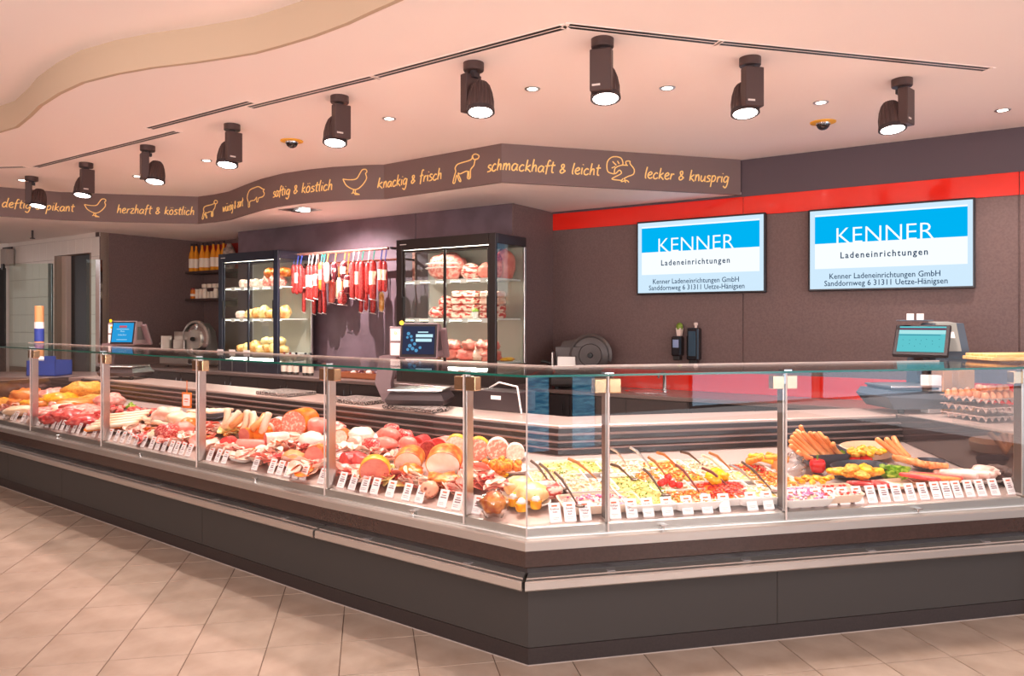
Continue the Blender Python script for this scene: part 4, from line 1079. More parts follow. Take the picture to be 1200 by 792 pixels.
log(399,512,8.5,1.6,80,F_ROAST,F_PALE,'glazed roast with pale cut just right of the aluminium post')
lump(423,509,32,26,17,F_ROLL,'pale sliced poultry roll behind the white tray',seed=63,name='poultry_roll')
log(413,520,7.5,2,75,F_CASE,F_PALE,'small pale loaf in front of the poultry roll')
for k,(px,py,w_,h_) in enumerate([(437,521,32,15),(452,520,34,15),(474,511,26,16),(455,509,30,15),(459,503,24,12),(478,519,24,15)]):
    lump(px,py,w_,w_*.6,h_,F_HAM if k%2 else F_SALAMI,['front left thick roast slice of the rosy stack','front middle thick roast slice of the rosy stack','back right thick roast slice of the rosy stack','back left thick roast slice of the rosy stack','topmost thick roast slice of the rosy stack','right end thick roast slice of the rosy stack'][k],seed=k+70,nz=.1,name='roast_slice',lift=.02+.025*(k>2))
log(488,521,9,2.6,70,F_REDS,F_REDS,'smooth red sausage half right of the rosy roast stack')
log(502,528,11,2.4,70,F_REDS,F_SALSK,'middle red sausage half of the trio')
log(514,526,12.5,1.9,62,F_PINK,F_REDS,'pink sausage half at the right of the red trio')
log(403,542,11.5,1.8,40,F_SALSK,F_REDS,'cut red smoked ham standing right of the aluminium post')
lump(421,541,24,22,20,F_REDS,'red smoked ham half beside its cut neighbour, left of the large ham disc',seed=65,name='smoked_ham')
log(439,553,17,.7,95,F_YRIND,F_HAM,'large ham disc with yellow rind behind the middle cards',pitch=18)
log(478,543,16,1.5,85,F_ROAST,F_ROLL,'white roast roll with browned crust, left of the larger one',squash=.85,pitch=15)
lump(481,553,34,26,17,F_ROAST,'browned crust underside of the left roast roll',seed=82,name='roast_crust_piece',nz=.2)
log(519,545,20,1.4,85,F_ROAST,F_ROLL,'large white roast roll with browned crust behind the brawn block',squash=.8,pitch=15)
lump(520,563,50,34,18,F_ROAST,'glazed brown roast in front of the large roast roll',seed=80,name='glazed_roast',nz=.22)
lump(503,573,22,20,20,F_BRAWN,'brown brawn block with pale meat chunks behind the cards',seed=81,name='brawn_block',nz=.08)
log(534,524,13,1.5,90,F_YRIND,F_PALE,'round pale sausage loaf with yellow rind left of the fifth post')
log(560,527,13,1.5,90,F_YRIND,F_MORT,'round flecked sausage loaf with yellow rind right of the fifth post')
log(583,527,12.5,1.5,90,F_CASE,F_MORT,'round flecked sausage loaf with white casing behind the meatballs')
log(604,531,10.5,1.5,90,F_CASE,F_PALE,'smallest round pale loaf at the right of the row')
# dense rows of portioned cold cuts behind the cards
def row(px0, px1, py0, py1, n, where, rp, seed):
    random.seed(seed); ms=[(F_FAT,F_HAM),(F_HAM,F_FAT),(F_RAW2,F_FAT),(F_FAT,F_ROLL),(F_SALAMI,F_HAM),(F_FAT,F_ORS),(F_ROLL,F_PINK)]
    nn={F_FAT:'pale',F_HAM:'rosy',F_RAW2:'pink',F_SALAMI:'salami',F_ROLL:'white'}
    for k in range(n):
        u=(k+.5)/n; a,b=ms[(k*3+seed)%7]
        slices(px0+(px1-px0)*u, py0+(py1-py0)*u, abs(px1-px0)/n*1.25, a, '%s slices, %s from left, %s'%(nn[a],ORD[k],where), n=10, rpx=rp, m2=b)
row(122,158,501,506,3,'corner right of the second post',7,11)
row(40,112,487,497,6,'row behind the cards between the two leftmost posts',7,1)
row(158,228,508,518,6,'row behind the cards before the third post',8,2)
row(238,382,526,552,9,'front row between third and fourth posts',9,3)
row(236,262,503,508,3,'short back row right of the third post',8,4)
row(318,384,527,531,4,'middle row left of the aluminium post',9,5)
row(392,540,554,577,9,'front row between fourth and fifth posts',10,6)
row(396,470,531,540,4,'middle row right of the aluminium post',9,7)
row(546,590,560,580,3,'front corner left of the egg plate',11,8)
row(4,34,480,484,3,'row at the far left edge',7,9)
row(186,228,497,503,3,'second row before the third post',8,10)
# meatballs
for k in range(22):
    ly = 0 if k < 12 else (1 if k < 19 else 2); n_ = (12,7,3)[ly]; q = k-(0,12,19)[ly]
    a = 2*PI*q/n_+ly; rr = (22,13,5)[ly]*(1 if q % 2 else .62)
    p,i,s,d = at(588+rr*math.cos(a),546+rr*.35*math.sin(a),.03+ly*.033)
    tag(obj('meatball', MB().blob((0,0,0),(.022,.021,.019),.09,k,12,8,3), F_FRIED, smooth=True, loc=p, rot=(k,k*2,0)),'crisp brown fried meatball in the heap on the oval platter','meatball','fried meatballs on the oval platter')
for k,(px,py) in enumerate(((570,554),(580,556),(592,557),(562,549))):
    p,i,s,d = at(px,py,.012); tag(obj('lemon_wedge', MB().blob((0,0,0),(.026,.012,.011),.03,k,12,8), F_PEPY, smooth=True, loc=p, rot=(0,0,k*.6-.4)),'yellow lemon wedge before the fried meatballs','lemon','lemon wedges on the meatball platter')
lump(608,570,36,30,24,F_BREAD,'pate loaf in pastry crust right of the meatballs',seed=90,name='pate_loaf',nz=.08)
lump(622,578,40,36,26,F_BREAD,'larger crusty pate loaf behind the egg plate',seed=91,name='pate_loaf',nz=.1)
lump(602,566,24,20,10,F_SPECK,'red and white topping piece on the pate loaf',seed=92,name='pate_topping',lift=.05)
lump(578,589,30,26,24,F_ROAST,'orange glazed roast piece in film left of the egg plate',seed=93,name='glazed_roast',nz=.12)
lump(579,590,35,30,29,m_film,'clear film wrap around the orange glazed roast',cat='wrap',seed=93,name='film_wrap',nz=.2)
lump(640,574,38,34,22,F_SPECK,'coarse terrine block with vegetables beside the corner post',seed=94,name='terrine',nz=.06)
for k,(px,py,c_) in enumerate(((602,588,'left'),(611,594,'front'),(628,591,'right'))):
    p,i,s,d = at(px,py,.03); t = thing('egg_canape','%s egg canape with cream and herbs on the round plate'%c_,'canape',p-Vector((0,0,.018)),k)
    obj('egg_cup', MB().lathe([(.022,0),(.027,.012),(.027,.034),(.022,.036)],14), F_YEL, t, smooth=40)
    obj('cream', MB().blob((0,0,.042),(.022,.022,.016),.2,k,12,8,4), m_bowl, t, smooth=True)
    obj('herbs', MB().blob((.004,0,.055),(.012,.012,.006),.5,k+4,8,6,6), F_GREEN, t)
p,i,s,d = at(462,543,.015)
for k in range(14):
    q,i,s,d = at(446+random.random()*34,541+random.random()*8,.02); tag(obj('diced_piece', MB().bbox(-.008,.008,-.008,.008,-.008,.008,.002), F_CHEESE if k%3 else F_GREEN, loc=q, rot=(k,k,k)),'tiny diced cheese cube on the salad tray' if k%3 else 'tiny green herb cube on the salad tray','cheese' if k%3 else 'herb','diced pieces on the salad tray')

# ---------------------------------------------------------------- leg 3: salad bowls
salmats = {}
def bowl(px, py, wpx, dep, m, fill, label, flabel, fill2=None, bits=0, mound=.012, chunk=.008, rz=0, hgt=.046, name='salad_bowl'):
    """rectangular tapering bowl, px,py = centre of its rim"""
    i, s, d = hit(px, py, hgt); p = W(i, s, d, deck_z(d)+.0); k = p.y/F; a = wpx*k/2; b = dep/2
    R = Matrix.Translation(p) @ Matrix.Rotation(ANG[i]+math.radians(rz),4,'Z') @ Matrix.Rotation(math.atan(.165),4,'X')
    def ring(x, y, z, c=.02, n=4):
        out = []
        for q,(cx,cy) in enumerate(((1,1),(-1,1),(-1,-1),(1,-1))):
            for j in range(n+1):
                an = (q*90+j*90/n)*PI/180; out.append((cx*(x-c)+c*math.cos(an), cy*(y-c)+c*math.sin(an), z))
        return out
    mb = MB().loft([ring(a*.80,b*.86,.004), ring(a*.86,b*.9,.008), ring(a*.97,b*.98,hgt-.008), ring(a,b,hgt-.004), ring(a,b,hgt), ring(a*.95,b*.965,hgt), ring(a*.92,b*.94,hgt-.018), ring(a*.5,b*.5,hgt-.02)])
    o = obj(name, mb, m, smooth=35); o.matrix_world = R; tag(o, label, 'bowl')
    nx, ny = 22, 22; v = []; f = []; sd = random.random()*50
    for yy in range(ny+1):
        for xx in range(nx+1):
            u, w_ = xx/nx*2-1, yy/ny*2-1
            cu = u*math.sqrt(1-w_*w_*.12); cw = w_*math.sqrt(1-u*u*.12)
            z = hgt-.014+mound*(1-u*u)*(1-w_*w_)+chunk*(noise.noise(Vector((u*6+sd,w_*8,0)))+.7*noise.noise(Vector((u*15+sd,w_*18,3))))
            v.append((cu*a*.93, cw*b*.955, z))
    for yy in range(ny):
        for xx in range(nx): q = yy*(nx+1)+xx; f.append((q,q+1,q+nx+2,q+nx+1))
    fo = obj('salad', MB().add(v, f), fill, smooth=50); fo.matrix_world = R; tag(fo, flabel, 'salad', kind='stuff')
    if fill2 and bits:
        mb = MB()
        for q in range(int(bits*1.5)):
            u, w_ = random.uniform(-.85,.85), random.uniform(-.88,.88); r = random.uniform(.4,.85)*chunk*(.55 if fill2 is S_GREENB else 1)
            mb.blob((u*a*.92, w_*b*.94, hgt-.010+mound*(1-u*u)*(1-w_*w_)+r*.4),(r*1.3,r,r*.7),.2,q,7,5,3,None)
        t2 = obj('toppings', mb, fill2, smooth=True); t2.parent = fo; t2['kind'] = 'stuff'
    return o
def sm(name, a, b, **k): return fm(name, a, b, **k)
S_CREAM = sm('creamy_salad','#e6cfb2','#cfa87e',scale=60); S_POT = sm('potato_salad','#e2cf94','#c8ac5e',scale=40)
S_PINKS = sm('rosy_salad','#f0cfc4','#dc9a90',scale=50); S_YELL = sm('yellow_salad','#e8c468','#f2dca0',scale=50)
S_OLIVE = sm('olive_mix','#8a8a2a','#e8c23c',scale=55,lo=.35,hi=.6); S_TOMS = sm('dried_tomato','#d8380e','#f2881c',scale=50); S_MUSH = sm('mushroom_salad','#b86a34','#f4cfa0',scale=45,bump=.3)
S_GREENB = sm('chive_bits','#7c9a2c','#a9bb4c',scale=30); S_REDB = sm('pepper_bits','#d82a18','#ea5a2a',scale=30); S_PURP = sm('onion_bits','#c8689a','#eec0d2',scale=30); S_WHB = sm('white_bits','#f6ead8','#dcc4a4',scale=20); S_ORB = sm('carrot_bits','#e87a1c','#f6a83c',scale=20)
BW = [
 (652,556,66,.20,m_bowl,S_CREAM,'white bowl of herb salad behind the left spoons','creamy salad with green herbs left of the corner post',S_GREENB,50),
 (672,546,84,.20,m_bowl,S_POT,'back row bowl of pale salad left of the first right post','green flecked pale salad in the back row',S_GREENB,60),
 (690,567,64,.16,m_bowl,S_CREAM,'low white bowl of cream salad in the second row at the corner','plain cream salad in the second row',S_WHB,30),
 (702,584,98,.15,m_bowlc,S_PINKS,'wide front bowl of herring salad with pink onions','rosy herring salad in the front row by the post',S_PURP,26),
 (752,571,72,.40,m_bowl,S_POT,'long white bowl of potato salad with chives','creamy potato salad with a trail of chives',S_GREENB,110),
 (733,547,62,.22,m_bowl,S_CREAM,'back row bowl of white salad right of the first right post','white salad in the back row right of the post',S_WHB,50),
 (779,547,58,.22,m_bowl,S_YELL,'back row bowl of sweetcorn yellow salad','yellow sweetcorn salad in the back row',S_ORB,60),
 (757,556,34,.14,m_bowl,S_MUSH,'small bowl of brown salad behind the tomatoes','brown marinated vegetable salad behind the tomatoes',S_ORB,20),
 (800,557,52,.15,m_bowl,S_OLIVE,'white bowl of green and black olives','mixed green and black olives in the middle row',S_PEP if False else S_ORB,40),
 (783,567,50,.13,m_bowl,S_CREAM,'white bowl with tomatoes and mozzarella','white mozzarella balls among tomatoes in the bowl',S_WHB,14),
 (810,580,62,.16,m_bowl,S_MUSH,'front bowl of marinated mushrooms above the antipasti card','brown marinated mushrooms in the front row',S_ORB,70),
 (823,546,56,.22,m_bowl,S_CREAM,'back row bowl of white cheese salad behind two spoons','white cheese salad in the back row behind two spoons',S_WHB,60),
 (848,573,72,.22,m_bowl,S_TOMS,'large front bowl of dried tomatoes and yellow peppers','dried red tomatoes heaped in the large front bowl',S_REDB,120),
 (865,555,50,.18,m_bowl,S_YELL,'middle row bowl of pale yellow salad under the wooden spoon','pale yellow salad under the wooden spoon',S_WHB,30),
 (884,575,62,.16,m_bowl,S_YELL,'front bowl of golden cream salad left of the last post','golden cream salad left of the last post',S_WHB,40),
 (880,550,48,.20,m_bowl,S_OLIVE,'back row bowl of mixed vegetable salad before the orange fingers','mixed vegetable salad before the orange fingers',S_REDB,60),
 (904,560,56,.24,m_bowl,S_CREAM,'white bowl of shredded meat salad left of the last post','white and orange shredded salad left of the last post',S_ORB,110),
 (938,577,66,.16,m_bowl,S_CREAM,'front bowl of onion salad right of the last post','white salad with purple onion right of the last post',S_PURP,110),
 (978,573,56,.15,m_bowlc,S_PINKS,'shallow cream tray of yellow and red pieces in the front row','yellow and red poultry salad in the shallow cream tray',S_REDB,26),
 ]
for k,(px,py,w_,dp,m,f_,lb,fl_,f2,nb) in enumerate(BW):
    bowl(px,py,w_,dp,m,f_,lb,fl_,f2,nb,rz=0,mound=.016 if k not in (12,) else .03,chunk=.0095)
m_sp = mat('spoon_dark','#6a5448',.28,metal=.5); m_spw = mat('spoon_wood','#b4703a',.45); m_spr = mat('spoon_maroon','#7c3a34',.35)
SPN = [((716,528),(734,544),m_steel,'thin steel spoon in the back row beside the first right post'),((738,526.5),(762,547),m_steel,'steel spoon leaning in the white back row salad'),
 ((716,547),(740,561),m_sp,'dark spoon at the back end of the potato salad'),((753.5,552),(776,578),m_sp,'dark spoon standing before the tomatoes'),
 ((759,538),(782,560),m_spw,'wooden handled spoon in the yellow back row salad'),((770,533),(792,545),m_spw,'short wooden spoon above the sweetcorn salad'),
 ((798,532),(822,544),m_sp,'shiny dark spoon left of the white cheese salad'),((792,547),(820,577),m_spr,'maroon handled spoon over the mushrooms'),
 ((822.5,536),(849,552),m_bowlc,'cream handled spoon in the white cheese salad'),((831,533),(857,551),m_spw,'tan handled spoon right of the cream handled one'),
 ((822.5,551),(857,573),m_spr,'reddish broad handled spoon in the dried tomatoes'),((869,544),(904,574),m_sp,'longest black spoon left of the last post'),
 ((855,547.5),(885,567),m_steel,'steel spoon between the reddish and the black spoon'),((632,546),(655,571),m_sp,'dark spoon second from the glass corner'),
 ((622,542.5),(645,567),m_sp,'leftmost dark spoon touching the glass corner'),((650,556),(676,590),m_sp,'dark spoon standing in the herring salad'),((665.6,540),(699,561),m_spw,'wooden spoon behind the pale salad at the corner')]
for a,b,m,lb in SPN:
    q,i,s,d = at(b[0],b[1],.052); r = ray(*a); e = None
    for hh in (.135,): e,_,_,_ = at(a[0],a[1],hh)
    t = thing('serving_spoon', lb, 'spoon', q, 0, 'serving spoons in the salads'); v = e-q; L = v.length; u = v/L; up = Vector((0,0,1)); 
    if L > .32: v = u*.32; 
    pts = [Vector((0,0,0)), v*.3+up*.012, v*.65+up*.022, v+up*.012]
    obj('handle', MB().tube(pts,[.004,.005,.0075,.007],8), m, t, smooth=60)
    obj('spoon_bowl', MB().blob((-u.x*.025,-u.y*.025,-.006),(.024,.02,.008),.02,1,10,8), m_steel if m is not m_sp else m_sp, t, smooth=True)
# tomatoes in bowl, yellow pepper pieces
for k,(px,py) in enumerate(((775,568),(783,561),(788,569),(796,570),(779,566))):
    p,i,s,d = at(px,py-2,.062); t = thing('tomato','small red tomato heaped in the mozzarella bowl','tomato',p,k,'tomatoes in the mozzarella bowl')
    obj('flesh', MB().blob((0,0,0),(.02,.02,.017),.03,k,14,10), F_TOM, t, smooth=True)
for k,(px,py) in enumerate(((834,560),(840,556),(847,560),(838,564))):
    lump(px,py-2,14,14,11,F_PEPY,'glossy yellow pepper piece heaped on the dried tomatoes',cat='pepper',seed=k,nz=.2,name='pepper_piece',lift=.062)['group']='yellow pepper pieces on the dried tomatoes'
# orange fingers heap (895,530)
for k in range(13):
    ly = k//5; u = (k%5)/4-.5; p,i,s,d = at(898+u*26,537-u*2,.05+ly*.03)
    sausage(p,.13,.0145,(0,.25*math.sin(k),ANG[i]+math.radians([20,160,-30,70,120][k%5])),F_YEL if k%2 else F_FRIED,'orange breaded finger in the crossed heap left of the last post','orange breaded fingers left of the last post',name='breaded_finger',cat='snack',bend=.5)
lump(912,545,16,14,26,F_TANS,'wrapped salmon coloured roll against the last post',seed=5,name='wrapped_roll'); lump(930,548,26,20,30,m_film,'crumpled clear film packet right of the last post',cat='packet',seed=7,nz=.3,name='film_packet')
# wieners in slate bowl
i,s,d = hit(962,545,.0); 
tray(962,541,60,.6,m_bowlk,'slate bowl holding the upright wieners',name='slate_bowl',hgt=.07)
WN=[(926,517,948,535),(928,512,955,535),(931,508,958,534),(935,505,962,533),(938,500,950,520),(941,507,966,534),(945,510,969,533),(949,507,972,533),(954,508,976,533),(960,507,979,532),(967,513,983,532),(974,518,985,533),(926,522,946,537),(929,527,950,537)]
for k,(tx,ty,bx_,by_) in enumerate(WN):
    b0,_,_,_=at(bx_,by_,.06); t0_,_,_,_=at(tx,ty,.15+.015*(k%3)); v=(t0_-b0); v=v*(.20/max(v.length,.01)) if v.length>.22 else v
    sausage(b0+v*.5,round(v.length,2)+.02,.0125,v.normalized().to_track_quat('X','Z').to_euler(),F_TANS,'slim tan wiener standing in the slate bowl','wieners fanned in the slate bowl',name='wiener',bend=.25)
# peppers
def pepper(px,py,r,m,lb):
    p,i,s,d = at(px,py,r*.9); t = thing('bell_pepper',lb,'pepper',p-Vector((0,0,r*.9)),.4)
    N = 30; rings = []
    for rr,z in ((.35,.0),(.7,.12),(.92,.5),(1,.9),(.98,1.25),(.8,1.55),(.45,1.6),(.15,1.5)):
        rings.append([(r*rr*(1+.09*math.cos(4*2*PI*j/N))*math.cos(2*PI*j/N), r*rr*(1+.09*math.cos(4*2*PI*j/N))*math.sin(2*PI*j/N), r*z) for j in range(N)])
    obj('flesh', MB().loft(rings), m, t, smooth=True); obj('stalk', MB().tube([(0,0,r*1.45),(0,0,r*1.7),(.004,.004,r*2.1)],[.007,.005,.006],8), F_STEM, t, smooth=60)
pepper(950,536,.036,F_PEPY,'glossy yellow bell pepper behind the red one'); pepper(958,545,.045,F_PEP,'glossy red bell pepper right of the last post')
for k in range(10):
    px = 936+k*4.0; p,i,s,d = at(px,562+3*math.sin(k*2),.05)
    tag(obj('curry_chicken_piece', MB().blob((0,0,0),(.026,.015,.012),.3,k+20,12,8,3), F_YEL if k%3 else F_CUTLET, smooth=True, loc=p, rot=(.2*math.sin(k),.3,ANG[i]+k)),'knobbly yellow curry chicken piece before the red pepper','chicken','yellow chicken pieces before the red pepper')
def lettuce(px,py,r,seed,lb):
    p,i,s,d = at(px,py,r*.5); t = thing('lettuce',lb,'lettuce',p-Vector((0,0,r*.5)),0); random.seed(seed)
    for k in range(22):
        a = random.uniform(0,2*PI); el = random.uniform(.1,1.3); rr = r*random.uniform(.3,.9); v = []; f = []
        nx,ny = 6,4
        for y in range(ny+1):
            for x in range(nx+1):
                u = x/nx*2-1; w_ = y/ny; v.append((u*r*.42*(.4+w_), w_*r*.75, .10*r*math.sin(u*9+k)*w_+ .25*r*w_*w_))
        for y in range(ny):
            for x in range(nx): q=y*(nx+1)+x; f.append((q,q+1,q+nx+2,q+nx+1))
        M = Matrix.Translation((math.cos(a)*rr*.4, math.sin(a)*rr*.4, r*.15*random.random())) @ Matrix.Rotation(a,4,'Z') @ Matrix.Rotation(el,4,'X')
        obj('leaf', MB().add(v,f,M), F_GREEN, t, smooth=True)
lettuce(990,534,.07,3,'curly green lettuce head left of the tomatoes'); lettuce(1048,553,.085,4,'curly green lettuce head right of the slate cutlet bowl')
def tomato(px,py,r,lb):
    p,i,s,d = at(px,py,r+.01); t = thing('tomato',lb,'tomato',p,0)
    obj('flesh', MB().blob((0,0,0),(r,r,r*.86),.02,1,18,12), F_TOM, t, smooth=True)
    mb = MB()
    for k in range(5): a=k*1.257; mb.add([(0,0,r*.87),(.3*r*math.cos(a-.3),.3*r*math.sin(a-.3),r*.88),(.6*r*math.cos(a),.6*r*math.sin(a),r*.82),(.3*r*math.cos(a+.3),.3*r*math.sin(a+.3),r*.88)],[(0,1,2,3)])
    obj('calyx', mb, F_STEM, t)
tomato(1002,539,.030,'left red tomato of the three beside the lettuce'); tomato(1007,533,.027,'rear red tomato of the three beside the lettuce'); tomato(1015,539,.034,'largest front red tomato of the three beside the lettuce')
tray(1016,534,72,.5,m_bowlc,'cream oval bowl of breaded nuggets at the back right',cat='bowl',round_=True,hgt=.06,name='oval_bowl')
for k in range(16):
    a = k*2.4; rr = 22*math.sqrt((k+.5)/16); p,i,s,d = at(1014+rr*math.cos(a),529+rr*.22*math.sin(a),.065+.02*(k%2)*(1-rr/24)+.01)
    tag(obj('nugget', MB().blob((0,0,0),(.028,.020,.013),.25,k+50,10,8,3), F_YEL if k%2 else F_CUTLET, smooth=True, loc=p, rot=(.3,.1,a)),'golden breaded nugget in the cream oval bowl','snack','golden nuggets in the cream oval bowl')
tray(1007,556,76,.5,m_bowlk,'slate oval bowl of yellow cutlets in front of the tomatoes',cat='bowl',round_=True,hgt=.05,name='oval_bowl')
for k,(px,py,lf) in enumerate(((986,552,.04),(1003,555,.045),(1024,553,.04),(998,549,.06),(1015,549,.06),(1008,556,.05))):
    lump(px,py,34,16,9,F_CUTLET if k%2 else F_YEL,'flat golden cutlet in the slate oval bowl',seed=k+30,nz=.15,yaw=20*k-20,name='cutlet',lift=lf)['group']='golden cutlets in the slate oval bowl'
for k,(tx,ty,bx_,by_) in enumerate(((1028,515,1052,533),(1039,515,1058,534),(1047,513,1064,535))):
    b0,_,_,_=at(bx_,by_,.06); t0_,_,_,_=at(tx,ty,.13); v=t0_-b0
    sausage(b0+v*.5,round(v.length,2)+.02,.015,v.normalized().to_track_quat('X','Z').to_euler(),F_TANS,'long orange sausage leaning out at the back right','long leaning sausages at the back right',name='long_sausage',bend=-.3)
for k in range(6):
    px=1054+k*4.5; p,i,s,d = at(px,537+k*1.0,.06+.015*(k%2)); tag(obj('ginger_shaped_sausage',MB().blob((0,0,0),(.045,.019,.017),.25,k+9,12,8,3),F_TANS,smooth=True,loc=p,rot=(0,.2,ANG[i]-.4-k*.25)),'knobbly tan sausage piece behind the rightmost lettuce','sausage','knobbly tan pieces behind the rightmost lettuce')
tray(1087,547,44,.5,m_bowlk,'small slate bowl of wrinkled brown sausages at the right',cat='bowl',round_=True,hgt=.035,name='oval_bowl')
for k in range(8):
    p,i,s,d = at(1073+k*3.8,542+.6*k,.055+.012*(k%2)); sausage(p,.10,.014,(0,.1,ANG[i]+math.radians(100+8*k)),F_TANS,'wrinkled brown sausage in the small slate bowl','brown sausages in the small slate bowl',name='brown_sausage',bend=.4)
tray(1092,565,62,.5,m_bowlc,'shallow tray of red stick sausages above the right cards')
for k in range(13):
    px = 1072+k*2.9; p,i,s,d = at(px,557+.1*k+ (k%2)*1.5,.045+.014*(k%2)); sausage(p,.17,.0105,(0,-.05,ANG[i]+math.radians(128+1.5*k)),F_REDS if k<5 else (F_ORS if k%2 else F_REDS),'slanting %s stick sausage in the shallow right tray'%('red' if (k<5 or k%2==0) else 'orange'),'%s stick sausages in the shallow right tray'%('red' if (k<5 or k%2==0) else 'orange'),name='stick_sausage',bend=.1)
tray(1060,569,62,.4,m_bowlc,'empty looking flat cream tray right of the short red sausages')
tray(1020,571,56,.4,m_bowl,'white tray under the short red sausages')
for k in range(7):
    p,i,s,d = at(1006+k*4.8,567,.04+.01*(k%2)); sausage(p,.11,.0115,(0,0,ANG[i]+math.radians(140-8*k)),F_REDS,'short red sausage in the front tray above the right cards','short red sausages in the front tray',name='short_sausage',bend=.5)
tray(1150,561,88,.4,m_bowl,'long white tray of veal sausages at the right end')
for k in range(5):
    p,i,s,d = at(1116+k*7,556-k*.4,.04+.012*(k%2)); sausage(p,.18,.018,(0,0,ANG[i]+math.radians(130)),F_CASE,'thick white veal sausage in the right end tray','white veal sausages in the right end tray',name='veal_sausage',bend=.3)
for k,(px,py,c_) in enumerate(((1152,551,'left'),(1166,552,'middle'),(1179,554,'right'))):
    t = lump(px,py,26,22,12,F_CASE,'%s film wrapped white sausage packet at the right end'%c_,seed=k+3,name='wrapped_packet',lift=.02,nz=.15)
    obj('print_dot', MB().blob((.01,-.015,.02),(.006,.006,.004),0,0,8,6), mat('dot_blue','#2a3fae',.4) if k%2 else mat('dot_yellow','#f2b408',.4), t)
# ------------------------------------------------------------------ hanging sausages
random.seed(5)
rl = rayc(344, 5.60); rr_ = rayc(455, 5.60); zr = 2.225
m_rod = mat('rail_copper', '#e0a89a', .25, metal=.8)
t = thing('sausage_rail','double metal rail with hooks fixed to the plum wall between the refrigerators','rail',wp(tc(rl),5.60,zr),math.atan2(tW.y,tW.x)); LR = tc(rr_)-tc(rl)
obj('front_rod',MB().tube([(0,0,0),(LR,0,0)],.016,10),m_rod,t,smooth=60); obj('rear_rod',MB().tube([(.0,.17,-.10),(LR+.02,.17,-.10)],.013,10),m_rod,t,smooth=60)
for x in (.02,LR+.05):
    b=obj('wall_bracket',MB().bbox(x-.02,x+.02,CF-5.60-.02,CF-5.60,-.35,.06,.003),m_rod,t); obj('arm',MB().box(x-.01,x+.01,-.02,CF-5.60,-.012,.012).box(x-.01,x+.01,.14,CF-5.60,-.11,-.09),m_spotd,b)
m_str = {'b':mat('cord_blue','#3a4ca8',.6),'w':mat('cord_white','#e8d8d0',.6),'o':mat('cord_orange','#f06a1c',.5),'g':mat('cord_green','#1f8f7a',.6)}
HG = [ # px, y top, y bottom, radius, mat, cord, row, label
 (344,310,344,.026,F_SALSK,'b',0),(348,310,345,.026,F_SALSK,'b',0),(352,310,344,.026,F_SALSK,'b',0),
 (356,312,366,.024,F_SALSK,'w',1),(361,311,351,.026,F_SALSK,'w',0),(365,311,352,.026,F_SALSK,'w',0),(368,310,368,.022,F_SALSK,'w',1),(370,310,350,.026,F_SALSK,'w',0),
 (376,307,340,.026,F_ORS,'g',0),(375,340,367,.022,F_SALSK,'w',1),(380,336,367,.022,F_SALSK,'w',1),(379,308,342,.024,F_SALSK,'g',0),
 (383,307,332,.030,F_CASE,'o',0),(392,307,330,.032,F_BLOOD,'o',0),(397,325,350,.040,F_WHS,'o',1),(403,306,330,.036,F_BLOOD,'o',0),(389,328,355,.036,F_PINK,'w',1),(407,322,345,.036,F_BLOOD,'o',0),(401,340,357,.05,F_SALAMI,'o',1),
 (413,307,350,.030,F_SALSK,'w',0),(419,306,350,.026,F_SALSK,'w',0),(424,306,352,.034,F_SALSK,'g',0),(423,345,366,.024,F_SALSK,'w',1),(431,308,345,.03,F_SALSK,'w',0),(429,340,364,.022,F_SALSK,'w',1),
 (437,305,351,.036,F_SALSK,'g',0),(437,345,367,.030,F_SALSK,'w',1),(446,305,342,.028,F_SALSK,'b',0),(451,306,342,.024,F_SALSK,'b',0),(447,342,365,.028,F_CHEESE2,'w',1)]
names = {F_SALSK.name:'red salami',F_ORS.name:'orange salami',F_CASE.name:'pale mould coated salami',F_BLOOD.name:'dark and white salami',F_WHS.name:'cream coloured sausage',F_PINK.name:'pink sausage',F_SALAMI.name:'coarse red salami ball',F_CHEESE2.name:'golden dried sausage'}
m_lab = mat('paper_sleeve','#f6e2c8',.6)
